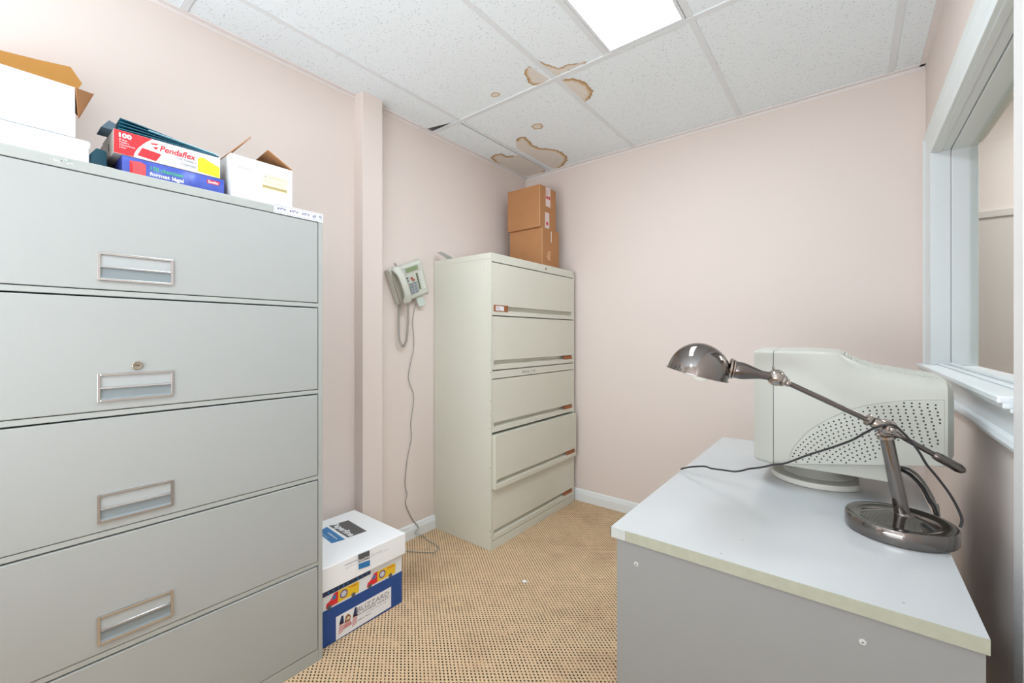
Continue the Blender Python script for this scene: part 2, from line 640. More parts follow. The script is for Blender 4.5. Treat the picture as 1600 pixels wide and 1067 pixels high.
baseboard('baseboard_left', (XL, 1.306, 0), (XL, YB, 0), (1, 0, 0))
baseboard('baseboard_back', (XL, YB, 0), (XR, YB, 0), (0, -1, 0))
baseboard('baseboard_right', (XR, 1.2, 0), (XR, YB, 0), (-1, 0, 0))

# white door-side board at the near end of the right wall
pj = MB()
pj.box(.243, XR, .95, 1.203, 0, H)
pj.box(.238, .243, 1.14, 1.196, 0, H)
structure(pj.build('trim_2', mat('off_white_board', (224, 221, 218), 0.5), bevel=0.002))

# ---- adjoining room behind the interior window
structure(MB().box(XR + .12, 2.4, 3.0, 3.1, 0, 2.62).build('wall_beyond', WALL))
structure(MB().box(2.3, 2.4, -.5, 3.0, 0, 2.62).build('wall_outer', WALL))
structure(MB().box(XR + .12, 2.4, -.6, -.5, 0, 2.62).build('wall_side', WALL))
structure(MB().box(XR + .1, 2.4, -.6, 3.1, -0.05, -0.001).build('floor_adjoining', CARPET))
structure(MB().box(XR + .12, 2.4, -.6, 3.1, 2.5, 2.55).build('ceiling_adjoining', TILE))
rl = MB().box(XR + .12, 2.3, 2.985, 3.0, 1.71, 1.745).box(XR + .12, 2.3, 2.992, 3.0, 0, 1.71)
structure(rl.build('trim_3', mat('grey_pink_panel', (214, 205, 198), 0.6), bevel=0.003))

# ---- window
win = structure(MB().box(XR + .095, XR + .10, WY0 + .01, WY1 - .01, WZ0 + .01, WZ1 - .01).build('window_1', GLASS))


def casing(name, path, out, mt, prof=((0, 0), (.002, .020), (.018, .026), (.030, .019), (.060, .014), (.080, .010), (.095, .006), (.095, 0))):
    """path: list of (y,z) opening corners, out: list of outward (dy,dz) directions"""
    r = [[Vector((XR - b, y + dy * (.095 - a), z + dz * (.095 - a))) for a, b in prof] for (y, z), (dy, dz) in zip(path, out)]
    return MB().loft(r, 0, False).build(name, mt, win)


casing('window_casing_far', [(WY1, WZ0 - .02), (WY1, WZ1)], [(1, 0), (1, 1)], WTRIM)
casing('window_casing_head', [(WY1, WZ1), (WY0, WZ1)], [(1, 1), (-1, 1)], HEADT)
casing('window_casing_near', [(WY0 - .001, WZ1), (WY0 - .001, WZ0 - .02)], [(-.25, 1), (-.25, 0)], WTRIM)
# lining of the reveal, stepped, with dark joint lines
j = MB()
j.box(XR - .012, XR + .046, WY1 - .006, WY1 + .02, WZ0, WZ1, 0)
j.box(XR + .048, XR + .12, WY1 - .012, WY1 + .02, WZ0, WZ1, 0)
j.box(XR - .012, XR + .046, WY0 - .02, WY0 + .006, WZ0, WZ1, 0)
j.box(XR + .048, XR + .12, WY0 - .02, WY0 + .012, WZ0, WZ1, 0)
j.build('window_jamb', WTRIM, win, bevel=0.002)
j = MB()
j.box(XR - .012, XR + .046, WY0, WY1, WZ1 - .006, WZ1 + .02, 0)
j.box(XR + .048, XR + .12, WY0, WY1, WZ1 - .012, WZ1 + .02, 0)
j.box(XR + .0, XR + .020, WY0, WY1, WZ1 - .010, WZ1 + .02, 0)
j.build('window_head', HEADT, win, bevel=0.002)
j = MB()
j.box(XR - .045, XR + .12, WY0 - .01, WY1 + .09, WZ0 - .014, WZ0, 0)
j.box(XR - .038, XR + .0, WY0 - .01, WY1 + .085, WZ0 - .024, WZ0 - .012, 0)
j.box(XR - .028, XR + .0, WY0 - .01, WY1 + .08, WZ0 - .032, WZ0 - .022, 0)
j.box(XR + .008, XR + .02, WY0, WY1, WZ0, WZ0 + .006, 0)
j.box(XR + .040, XR + .05, WY0, WY1, WZ0, WZ0 + .010, 0)
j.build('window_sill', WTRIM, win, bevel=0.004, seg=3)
j = MB()
j.box(XR - .014, XR, WY0 - .018, WY1 + .07, .95, WZ0 - .03, 0)
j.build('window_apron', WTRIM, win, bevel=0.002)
j = MB()
prof = [(0, .922), (.012, .922), (.022, .928), (.026, .938), (.022, .948), (.012, .954), (0, .954)]
j.loft([[Vector((XR - a, y, b)) for a, b in prof] for y in (WY0 - .018, WY1 + .07)], 0, False)
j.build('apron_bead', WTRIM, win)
# loose strip of masking film curling from the head
fs = MB()
pth = [(WY0, WZ1 - .035), (2.0, WZ1 - .038), (2.22, WZ1 - .036), (2.30, WZ1 - .028), (2.33, WZ1 - .014)]
fs.loft([[Vector((XR + .112, y, WZ1 - .012)), Vector((XR + .114, y, z)), Vector((XR + .111, y, z)), Vector((XR + .109, y, WZ1 - .012))] for y, z in pth], 0, False)
fs.build('window_film_strip', mat('cream_film', (226, 214, 200), 0.4), win)

# ---- ceiling: dark plenum with lay-in tiles and grid rails
ceil = structure(MB().box(XL - .1, XR + .12, YF - .1, YB + .1, 2.50, 2.55).build('ceiling', PLEN))
TX = [XL, -1.715, -1.085, -.475, .149, XR]
TYs = [YF, -.74, .48, 1.70, YB]
tz = H + .002


def tile(poly, stains=()):
    t = MB().prism([(x, y, tz) for x, y in poly], (0, 0, .014)).build('ceiling_tile', TILE, ceil)
    for s_ in stains:
        stain(s_, t)
    return t


def stain(spec, parent):
    """spec: outline [(x, y, rim)], rim=1 where the scalloped brown edge shows, 0 along a cut straight edge"""
    from mathutils.geometry import tessellate_polygon
    pts = spec
    n = len(pts)
    area2 = sum(pts[i][0] * pts[(i + 1) % n][1] - pts[(i + 1) % n][0] * pts[i][1] for i in range(n))
    if area2 < 0:
        pts = pts[::-1]
    dense = []
    for i in range(n):
        a = pts[i]; b = pts[(i + 1) % n]
        L = math.hypot(a[0] - b[0], a[1] - b[1]); k = max(1, int(L / .0035))
        for q in range(k):
            t = q / k
            dense.append([a[0] + (b[0] - a[0]) * t, a[1] + (b[1] - a[1]) * t, min(a[2], b[2]) if q else a[2]])
    m = len(dense)
    nor = []
    for i in range(m):
        p, q = dense[(i - 3) % m], dense[(i + 3) % m]
        tx, ty = q[0] - p[0], q[1] - p[1]; l_ = math.hypot(tx, ty) or 1
        nor.append((-ty / l_, tx / l_))          # inward for a counter-clockwise outline
    per = sum(math.hypot(dense[i][0] - dense[i - 1][0], dense[i][1] - dense[i - 1][1]) for i in range(m))
    wide = min(1.0, abs(area2) / 2 / per / .035)
    ph = random.uniform(0, 9)
    offs = [(0.0, 0.0), (.006 * wide, .08), (.015 * wide, .42), (.030 * wide, .85)]
    rings = []; att = []
    for o_, val in offs:
        r = []
        for i, (x, y, e) in enumerate(dense):
            sc = (math.sin(i * .85 + ph + 2 * math.sin(i * .13)) * .0032 + math.sin(i * .31 + ph * 2) * .003 + random.uniform(-.0012, .0012)) * e * wide
            if o_ > .008:
                sc *= .4
            d_ = o_ + sc
            r.append(Vector((x + nor[i][0] * d_, y + nor[i][1] * d_, tz - .0008 - o_ * .004)))
            att.append(max(val, 1 - e))
        rings.append(r)
    mb = MB()
    P = [p for r in rings for p in r]; F = []
    for k in range(len(rings) - 1):
        for i in range(m):
            jn = (i + 1) % m
            F.append((k * m + i, k * m + jn, (k + 1) * m + jn, (k + 1) * m + i))
    mb.add(P, F, 0, False)
    inner = [Vector((p[0], p[1], tz - .0005)) for p in pts]
    mb.add(inner, [tuple(t) for t in tessellate_polygon([inner])], 0, False)
    att += [1.0] * len(inner)
    mb.attr = att
    mb.build('water_stain', STAIN, parent, recalc=False)


def cpx(pts):
    """outline measured on the ceiling, (u, v, rim) -> (x, y, rim)"""
    out = []
    for u, v, e in pts:
        p = on_z(640 + u * .2625, 60 + v * .2625, tz)
        out.append((p.x, p.y, e))
    return out


S1a = cpx([(735, 180, 0), (715, 160, 1), (690, 182, 1), (683, 215, 1), (700, 238, 1), (708, 262, 1), (728, 278, 1), (770, 274, 1), (815, 264, 1), (845, 252, 0)])
S1b = cpx([(712, 118, 1), (745, 122, 1), (775, 135, 1), (810, 150, 1), (850, 165, 1), (885, 176, 1), (905, 170, 1), (940, 155, 1), (990, 148, 1), (1058, 137, 1),
           (1010, 160, 0), (950, 190, 1), (905, 205, 0), (870, 232, 0), (850, 235, 0)])
S2 = cpx([(895, 262, 0), (905, 244, 1), (940, 238, 1), (985, 240, 1), (1025, 248, 1), (1050, 265, 1), (1075, 290, 1), (1092, 318, 1), (1082, 345, 1), (1060, 365, 1), (1038, 382, 1), (1015, 372, 0), (960, 320, 0)])
S3 = cpx([(632, 610, 1), (650, 588, 1), (680, 584, 1), (705, 600, 1), (735, 635, 1), (775, 652, 1), (850, 658, 1), (900, 672, 1), (935, 700, 1), (940, 722, 1), (918, 752, 1), (890, 775, 1), (868, 780, 0), (780, 735, 0), (700, 690, 0), (640, 655, 0)])
S4 = cpx([(480, 708, 1), (510, 690, 1), (545, 684, 1), (580, 700, 1), (620, 698, 1), (655, 694, 0), (700, 720, 0), (745, 745, 0), (800, 775, 0), (810, 785, 1), (795, 808, 1), (775, 825, 1), (735, 838, 1), (690, 845, 1), (640, 835, 1), (590, 810, 1), (560, 790, 1), (530, 768, 1), (510, 738, 1)])
S5 = cpx([(485, 330, 1), (505, 318, 1), (535, 325, 1), (538, 340, 1), (510, 350, 1), (488, 344, 1)])
S6 = cpx([(722, 522, 1), (745, 508, 1), (780, 506, 1), (797, 520, 1), (785, 536, 1), (745, 541, 1)])

G = .004
for iy in range(4):
    y0, y1 = TYs[iy] + G, TYs[iy + 1] - G
    for ix in range(5):
        x0, x1 = TX[ix] + G, TX[ix + 1] - G
        if ix == 2 and iy in (0, 2):      # bay that holds a lamp: narrow tile beside it
            x1 = -.82 - G
        st = []
        pl = [(x0, y0), (x1, y0), (x1, y1), (x0, y1)]
        if (ix, iy) == (1, 2):
            st = [S1a, S5]
        if (ix, iy) == (2, 2):
            st = [S1b]
        if (ix, iy) == (2, 3):
            st = [S2]
        if (ix, iy) == (1, 3):
            st = [S3, S6]
        if (ix, iy) == (0, 3):
            st = [S4]
            pl = [(x0 - .0, y0), (x1 - .024, y0), (x1 - .017, y1), (x0, y1)]
        if (ix, iy) == (0, 2):
            pl = [(x0, y0), (x1, y0), (x1, y1), (x0, y1 - .055)]
        tile(pl, st)

RW = .012
def rail(x0, x1, y0, y1, dz=0.0):
    MB().box(x0, x1, y0, y1, H - .001 - dz, H + .006 - dz).build('grid_rail', RAIL, ceil)


for x in TX[1:-1]:
    for iy in range(4):
        rail(x - RW, x + RW, TYs[iy] + RW, TYs[iy + 1] - RW)
for x in (-.82,):
    rail(x - RW, x + RW, TYs[2] + RW, TYs[3] - RW)
    rail(x - RW, x + RW, TYs[0] + RW, TYs[1] - RW)
for y in TYs[1:-1]:
    rail(XL, XR, y - RW, y + RW, .0015)
# wall angle around the edge
a = MB()
a.box(XL, XL + .02, YF, YB, H - .004, H + .002); a.box(XL, XL + .002, YF, YB, H - .018, H)
a.box(XL, XR, YB - .02, YB, H - .004, H + .002); a.box(XL, XR, YB - .002, YB, H - .020, H)
a.box(XR - .02, XR, YF, YB, H - .004, H + .002); a.box(XR - .002, XR, YF, YB, H - .020, H)
a.box(XL, XR, YF, YF + .02, H - .004, H + .002)
a.build('wall_angle', mat('painted_angle', (238, 230, 226), .55), ceil)


def troffer(y0, y1, label, dm=None):
    x0, x1 = -.805, -.490
    t = thing('ceiling_light', ((x0 + x1) / 2, (y0 + y1) / 2, H + .002), label, 'ceiling light')
    f = MB()
    fw = .012
    f.box(x0, x1, y0, y0 + fw, H - .003, H + .012); f.box(x0, x1, y1 - fw, y1, H - .003, H + .012)
    f.box(x0, x0 + fw, y0 + fw, y1 - fw, H - .003, H + .012); f.box(x1 - fw, x1, y0 + fw, y1 - fw, H - .003, H + .012)
    f.build('frame', RAIL, t)
    MB().box(x0, x1, y0, y1, H + .02, H + .10).build('housing', RAIL, t)
    MB().box(x0 + fw, x1 - fw, y0 + fw, y1 - fw, H + .001, H + .006).build('diffuser', dm or DIFF, t)


troffer(.495, 1.684, 'bright white rectangular ceiling light set in the tile grid')
troffer(YF + .02, -.755, 'unseen second ceiling light added for fill, set in the grid behind the camera', DIFF_FILL)  # unseen fixture added only to brighten the room


# ================================================================== GREY FILING CABINET (left)
def big_cabinet():
    x0, xf, y0, y1, zt = -1.935, -1.472, -.236, .770, 1.576
    t = thing('filing_cabinet', ((x0 + xf) / 2, (y0 + y1) / 2, 0), 'large light grey steel lateral filing cabinet with nickel pulls, left foreground', 'filing cabinet')
    b = MB()
    b.box(x0, xf - .018, y0, y1, .0, zt, 0)                      # carcass
    b.box(xf - .018, xf, y1 - .015, y1, 0, zt, 0)                # stiles
    b.box(xf - .018, xf, y0, y0 + .015, 0, zt, 0)
    b.box(xf - .018, xf, y0 + .015, y1 - .015, 1.552, zt, 0)     # head rail
    b.box(xf - .018, xf, y0 + .015, y1 - .015, 0, .043, 0)       # plinth
    zs = [(1.267, 1.549), (.962, 1.247), (.659, .942), (.355, .639), (.046, .335)]
    for (a0, a1), (b0, b1) in zip(zs[1:], zs[:-1]):
        b.box(xf - .018, xf - .001, y0 + .015, y1 - .015, a1 + .004, b0 - .002, 0)
    b.build('body', GREYE, t, bevel=0.0015)
    g = MB().box(xf - .0185, xf - .0165, y0 + .01, y1 - .01, .02, 1.56)
    g.build('gap_lining', GAPB, t)
    for i, (a0, a1) in enumerate(zs):
        d = MB().box(xf - .016, xf + .0015, y0 + .017, y1 - .0175, a0, a1, 0).build('drawer', GREY, t, bevel=0.002)
        yc = .266; hw = .0765; z0 = a0 + .022; h = .071
        X = xf + .0015
        p = MB()
        fw = .006
        p.box(X, X + .004, yc - hw, yc - hw + fw, z0, z0 + h, 0); p.box(X, X + .004, yc + hw - fw, yc + hw, z0, z0 + h, 0)
        p.box(X, X + .0055, yc - hw + fw, yc + hw - fw, z0, z0 + fw, 0); p.box(X, X + .0055, yc - hw + fw, yc + hw - fw, z0 + h - fw, z0 + h, 0)
        p.box(X, X + .0045, yc - hw + fw, yc + hw - fw, z0 + .033, z0 + .037, 0)
        p.box(X, X + .0012, yc - hw + fw, yc + hw - fw, z0 + .037, z0 + h - fw, 1)
        # scooped finger recess
        prof = [(.0045, .033), (.001, .032), (.0006, .020), (.001, .010), (.004, .006)]
        p.loft([[Vector((X + a_, y, z0 + b_)) for a_, b_ in prof] for y in (yc - hw + fw, yc + hw - fw)], 2, False, False, False)
        p.build('drawer_pull', [NICK, NICKP, NICKD], d, bevel=0.0006)
        if i == 1:
            l = MB()
            l.lathe([(.0115, 0), (.0115, .003), (.0095, .005), (.009, .0048), (.0001, .0048)], (X, .266, 1.072), (1, 0, 0), 24, 0)
            l.build('lock', BRONZ, d)
            MB().box(X + .0047, X + .0052, .261, .271, 1.0712, 1.0732).build('keyhole', BLACK, d)
    # strip of writing on the top rail
    s_ = MB()
    ya, yb, za, zb = .606, .770, 1.5525, 1.5825
    X = xf + .001
    s_.box(X, X + .0008, ya, yb, za, zb, 0)
    bw = .0012; X2 = X + .0009
    for q in ((ya + .003, yb - .003, za + .003, za + .003 + bw), (ya + .003, yb - .003, zb - .003 - bw, zb - .003), (ya + .003, ya + .003 + bw, za + .003, zb - .003), (yb - .003 - bw, yb - .003, za + .003, zb - .003)):
        s_.add([(X2, q[0], q[2]), (X2, q[1], q[2]), (X2, q[1], q[3]), (X2, q[0], q[3])], [(0, 1, 2, 3)], 1)
    words = [("কঠিরত্ব", .012, .036), ("কঠিরত্ব", .052, .036), ("কঠিরত্ব", .092, .034), ("কঠি", .130, .016)]
    for wd, dy, ww in words:
        s_.text(wd, (X2, ya + dy - .003, za + .0085), (0, 1, 0), (0, 0, 1), ww * .93, .0135, 1, bold=.022)
    s_.text("ঠিকু", (X2, ya + .148, za + .008), (0, 1, 0), (0, 0, 1), .0115, .016, 2, bold=.015)
    s_.build('label_strip', [WHITE, mat('violet_ink', (62, 62, 124), .6), mat('teal_ink', (30, 84, 110), .6)], t)
    # torn sticker remains
    r = MB()
    for k in range(26):
        yy = random.uniform(.108, .148); zz = 1.566 + random.uniform(-.006, .006)
        w_ = random.uniform(.001, .004); h_ = random.uniform(.001, .0025)
        r.add([(xf + .0004, yy, zz), (xf + .0004, yy + w_, zz), (xf + .0004, yy + w_, zz + h_), (xf + .0004, yy, zz + h_)], [(0, 1, 2, 3)], 0 if k % 4 else 1)
    r.build('sticker_residue', [WHITE, mat('grey_green_ink', (130, 160, 150), .6)], t)


big_cabinet()


# ================================================================== PUTTY FILING CABINET (rear)
def small_cabinet():
    x0, xf, y0, y1, zt = -1.952, -1.502, 1.712, 2.592, 1.596
    t = thing('filing_cabinet', ((x0 + xf) / 2, (y0 + y1) / 2, 0), 'worn putty-coloured five-drawer lateral filing cabinet in the back corner', 'filing cabinet')
    b = MB()
    b.box(x0, xf - .032, y0, y1, 0, zt, 0)
    b.box(xf - .032, xf, y0, y0 + .011, 0, zt, 0); b.box(xf - .032, xf, y1 - .011, y1, 0, zt, 0)
    b.box(xf - .032, xf, y0 + .011, y1 - .011, 1.551, zt, 0)
    b.box(xf - .032, xf, y0 + .011, y1 - .011, .919, .960, 0)
    b.box(xf - .032, xf, y0 + .011, y1 - .011, 0, .046, 0)
    b.box(x0 + .002, xf - .002, y0 - .0012, y0, 1.5655, zt, 0)
    b.build('body', PUTTY, t, bevel=0.002)
    MB().box(xf - .0325, xf - .0295, y0 + .008, y1 - .008, .03, 1.56).build('gap_lining', GAPB, t)
    zs = [(1.262, 1.545), (.966, 1.256), (.630, .914), (.327, .616), (.050, .322)]
    for i, (a0, a1) in enumerate(zs):
        o = .022 if i == 3 else 0.0
        Y0, Y1 = y0 + .013, y1 - .013
        d = MB()
        sl0, sl1 = a0 + .024, a0 + .052          # finger slot
        X = xf + .001 + o
        d.box(xf - .029, X, Y0, Y1, sl1, a1, 0)
        d.box(xf - .029, X, Y0, Y1, a0, sl0, 0)
        d.box(xf - .029, X, Y0, Y0 + .012, sl0, sl1, 0); d.box(xf - .029, X, Y1 - .012, Y1, sl0, sl1, 0)
        ya_, yb_ = Y0 + .012, Y1 - .012
        d.add([(X - .026, ya_, sl1), (X - .026, yb_, sl1), (X - .026, yb_, sl0 + .010), (X - .026, ya_, sl0 + .010), (X - .002, yb_, sl0), (X - .002, ya_, sl0)], [(0, 1, 2, 3), (3, 2, 4, 5)], 0)
        dr = d.build('drawer', PUTTYD, t)
        if i == 3:
            MB().box(xf - .3, xf - .029, Y0 + .01, Y1 - .01, a0 + .01, a1 - .04).build('drawer_box', PUTTYD, dr)
        if i == 0:
            l = MB()
            yA, yB = Y0 + .010, Y0 + .132
            l.box(X - .001, X + .0012, yA, yB, sl0 - .004, sl1 + .004, 0)
            l.box(X + .0012, X + .0018, yA + .016, yA + .085, sl0 + .001, sl1 - .002, 1)
            l.text('File', (X + .0018, yA + .02, sl0 + .012), (0, 1, 0), (0, 0, 1), .03, .010, 0)
            l.text('Drawer', (X + .0018, yA + .02, sl0 + .003), (0, 1, 0), (0, 0, 1), .045, .006, 0)
            l.build('drawer_label', [RUST, WHITE], dr)
        else:
            l = MB()
            l.add([(X - .010, Y1 - .125, sl1 - .001), (X - .010, Y1 - .013, sl1 - .001), (X - .0005, Y1 - .013, sl0 + .001), (X - .0005, Y1 - .125, sl0 + .001)], [(0, 1, 2, 3)], 0)
            l.build('drawer_label', RUST, dr)
    l = MB().lathe([(.0085, 0), (.0085, .0025), (.0001, .0025)], (xf, 2.24, 1.573), (1, 0, 0), 20).build('lock', BRONZ, t)
    l = MB().lathe([(.004, 0), (.004, .0015), (.0001, .0015)], (xf, 2.583, 1.585), (1, 0, 0), 12).build('rivet', BRONZ, t)
    # pencilled note on the middle rail
    n = MB().text('2016, 1-9', (xf + .0003, 1.99, .930), (0, 1, 0), (0, 0, 1), .13, .016, 0)
    n.build('pencil_note', DGREY, t)
    # chips along the front corner
    chip = mat('chipped_steel', (120, 118, 108), .6)
    for z in (1.42, 1.02, .95, .80, .72, .655, .44, .10, .07):
        h_ = random.uniform(.004, .012)
        q = [(xf - .006, z + .002), (xf - .004, z), (xf - .001, z + h_ * .4), (xf - .003, z + h_)]
        MB().prism([(a_, y0 - .0006, b_) for a_, b_ in q], (0, .0008, 0)).build('paint_chip', chip, t)


small_cabinet()


# ---- cardboard boxes on it
def kraft_box(name, x0, x1, y0, y1, z0, z1, label, kind, grp):
    t = thing(name, ((x0 + x1) / 2, (y0 + y1) / 2, z0), label, 'cardboard box', grp)
    b = MB()
    b.box(x0, x1, y0, y1, z0, z1 - .002, 0)
    b.build('carton', KRAFT, t, bevel=0.003)
    f = MB()
    ym = (y0 + y1) / 2
    f.box(x0 + .001, x1 - .001, y0 + .001, ym - .001, z1 - .004, z1, 0)
    f.build('top_flap', KRAFT, t, bevel=0.001)
    f = MB()
    f.box(x0 + .001, x1 - .001, ym + .001, y1 - .001, z1 - .004, z1, 0)
    f.build('top_flap', KRAFT, t, bevel=0.001)
    MB().box(x1 - .0026, x1 + .0005, y0 - .0005, y0 + .0026, z0 + .002, z1 - .002).build('corner_fold', KEDGE, t)
    X = x1 + .0006
    tp = MB()
    if kind == 'top':
        tp.box(x1, X, ym - .028, ym + .028, z1 - .128, z1, 0)
        t2 = MB().box(x1, X, ym - .036, ym + .014, z0 + .003, z0 + .108, 0)
        t2.lathe([(.013, 0), (.0001, .0004)], (X, ym - .012, z0 + .035), (1, 0, 0), 16, 1)
        t2.build('packing_tape', [TAPE, REDI], t)
        for yy in (ym - .012, ym + .014):
            tp.lathe([(.012, 0), (.0001, .0004)], (X, yy, z1 - .068), (1, 0, 0), 16, 1)
        tp.text('FRAGILE', (X, ym - .02, z1 - .02), (0, 0, -1), (0, 1, 0), .03, .01, 1)
    else:
        tp.box(x1, X, ym - .030, ym + .006, z0 + .003, z0 + .022, 0)
        tp.text('III', (X, ym - .022, z0 + .006), (0, 1, 0), (0, 0, 1), .02, .01, 1)
        MB().box(x1, X, ym + .002, ym + .008, z1 - .085, z1 - .012, 0).build('white_tape_strip', WHITE, t)
    tp.build('packing_tape', [TAPE, REDI, WHITE], t)
    if kind == 'bottom':
        e = MB()
        e.poly([(x1 + .0005, ym - .055, z0 + .075), (x1 + .006, ym - .035, z0 + .05), (x1 + .009, ym - .02, z0 + .052), (x1 + .0005, ym + .0, z0 + .12), (x1 + .0005, ym - .03, z0 + .12)], 0)
        e.build('torn_flap', mat('torn_card', (206, 158, 118), .9), t)
    return t


kraft_box('cardboard_box', -1.842, -1.572, 2.30, 2.505, 1.597, 1.862, 'plain brown cardboard box with torn handle hole, directly on the putty cabinet', 'bottom', None)
kraft_box('cardboard_box', -1.850, -1.580, 2.285, 2.478, 1.863, 2.140, 'brown cardboard box with red-printed tape, stacked on top of the other in the corner', 'top', None)

# curled sheets of paper on the same cabinet
ps = MB()
def sheet(mb, P, Q, R, S, bow, m=0, n=8):
    P, Q, R, S = map(Vector, (P, Q, R, S))
    top = []
    for i in range(n + 1):
        t = i / n
        l = P.lerp(S, t); r = Q.lerp(R, t)
        up = Vector((0, 0, bow * math.sin(PI * t)))
        top.append([l + up, r + up, r + up + Vector((0, 0, .0008)), l + up + Vector((0, 0, .0008))])
    mb.loft(top, m, True)
sheet(ps, (-1.93, 1.825, 1.6), (-1.72, 1.835, 1.6), (-1.74, 2.0, 1.604), (-1.945, 1.97, 1.62), .012)
tag(ps.build('paper_sheet', PAPERW, loc=(-1.84, 1.85, 1.6)), 'curled white paper sheet lying on the left of the putty cabinet top', 'paper')
ps = MB()
sheet(ps, (-1.90, 1.80, 1.601), (-1.82, 1.76, 1.601), (-1.86, 1.685, 1.640), (-1.935, 1.715, 1.648), .003)
tag(ps.build('paper_slip', PAPERW, loc=(-1.87, 1.70, 1.605)), 'small white slip of paper sticking out past the putty cabinet edge', 'paper')


# ================================================================== THINGS ON THE GREY CABINET
ZT = 1.5765
# wide white carton (bottom left)
t = thing('storage_box', (-1.70, -.02, ZT), 'low wide white cardboard box lying on the grey cabinet at its left end', 'storage box')
MB().box(-1.88, -1.522, -.225, .182, ZT, ZT + .062, 0).build('tray', WCARD, t, bevel=0.004)
MB().box(-1.884, -1.518, -.228, .184, ZT + .050, ZT + .069, 0).build('lid', WCARD, t, bevel=0.004)
# open white carton with kraft inside
t = thing('open_carton', (-1.68, -.03, ZT + .07), 'white carton with brown inner flaps standing open, stacked on the low white box', 'carton')
b = MB()
z0, z1 = ZT + .070, 1.772
xa, xb, ya, yb = -1.845, -1.520, -.215, .156
b.box(xa, xb, ya, yb, z0, z0 + .004, 0)
b.box(xb - .004, xb, ya, yb, z0, z1, 0); b.box(xa, xa + .004, ya, yb, z0, z1, 0)
b.box(xa, xb, ya, ya + .004, z0, z1, 0); b.box(xa, xb, yb - .004, yb, z0, z1, 0)
b.box(xb - .001, xb + .0015, ya, yb + .001, z0 + .0, z0 + .053, 0)
b.build('carton', WCARD, t, bevel=0.001)
f = MB()
f.prism([(xa, ya, z1 + .03), (xa, yb, z1 + .03), on_x(117, 146, xa), on_x(128, 131, xa), on_x(110, 105, xa), on_x(60, 94, xa), on_x(0, 79, xa), on_x(-80, 62, xa)], (.003, 0, 0))
f.build('back_flap', KRAFTO, t)
f = MB()
P = [Vector((xb, yb, z1)), Vector((xb - .14, yb, z1)), on_x(146, 147, xb - .10), on_x(122, 186, xb - .01)]
f.prism(P, (0, .002, .003))
f.build('side_flap', KRAFT, t)

# paper lying over the cabinet edge
ps = MB()
sheet(ps, (-1.474, .115, ZT + .001), (-1.474, .222, ZT + .001), (-1.62, .225, ZT + .004), (-1.62, .13, ZT + .002), .010)
tag(ps.build('paper_sheet', PAPER, loc=(-1.53, .17, ZT + .001)), 'grey-white paper sheet between the white box and the folder boxes on the grey cabinet', 'paper')


def folder_box(name, x, ya, yb, z0, z1, depth, label, rot):
    t = thing(name, (x - depth / 2, (ya + yb) / 2, z0), label, 'folder box')
    return t


# blue folder box
XB = -1.535
M = Matrix.Translation((XB, .25, 0)) @ Matrix.Rotation(math.radians(2), 4, 'Z') @ Matrix.Translation((-XB, -.25, 0))
t = thing('folder_box', (XB - .15, .37, ZT), 'blue box of file folders with green and white print, under the red and white box', 'folder box')
b = MB()
ya, yb, z0, z1 = .246, .486, ZT + .001, 1.6375
b.box(XB - .30, XB, ya, yb, z0, z1, 0)
b.build('carton', mat('blue_card', (58, 70, 160), .5), t, bevel=0.001)
p = MB(); X = XB + .0006
p.box(XB, X, ya + .001, yb - .001, z0 + .001, z1 - .001, 0)
p.add([(X + .0004, ya + .016, z0 + .010), (X + .0004, ya + .050, z0 + .010), (X + .0004, ya + .050, z1 - .013), (X + .0004, ya + .040, z1 - .008), (X + .0004, ya + .016, z1 - .010)], [(0, 1, 2, 3, 4)], 1)
p.add([(X + .0005, ya + .016, z0 + .012), (X + .0005, ya + .022, z0 + .01), (X + .0005, ya + .022, z1 - .018), (X + .0005, ya + .016, z1 - .012)], [(0, 1, 2, 3)], 4)
p.text('150 chemises', (X + .0004, ya + .060, z0 + .036), (0, 1, 0), (0, 0, 1), .074, .012, 2, bold=.02)
p.text('format légal', (X + .0004, ya + .058, z0 + .018), (0, 1, 0), (0, 0, 1), .078, .014, 3, bold=.035)
p.add([(X + .0004, yb - .046, z0 + .038), (X + .0004, yb - .016, z0 + .038), (X + .0004, yb - .012, z0 + .050), (X + .0004, yb - .046, z0 + .050)], [(0, 1, 2, 3)], 4)
p.text('Esselte', (X + .0008, yb - .043, z0 + .040), (0, 1, 0), (0, 0, 1), .026, .008, 3, bold=.02)
p.build('printed_front', [BLUP, mat('coral_print', (226, 84, 90), .5), GREEN, WHITE, RED], t)

# red / white folder box
t = thing('folder_box', (XB - .15, .35, 1.638), 'red, white and yellow box of file folders lying on the blue box', 'folder box')
b = MB()
ya, yb, z0, z1 = .230, .474, 1.6385, 1.703
b.box(XB - .30, XB, ya, yb, z0, z1, 0)
b.build('carton', MANIL, t, bevel=0.001)
p = MB(); X = XB + .0006
p.box(XB, X, ya, yb, z0 + .001, z1 - .0005, 0)
X += .0004
hh = z1 - z0
# red field with curved edge
arc = []
for k in range(11):
    a_ = k / 10
    arc.append((X, ya + .040 + .040 * (a_ ** 1.7), z0 + .001 + (hh - .002) * a_))
p.add([(X, ya, z1 - .001), (X, ya, z0 + .001)] + arc, [tuple(range(13))], 1)
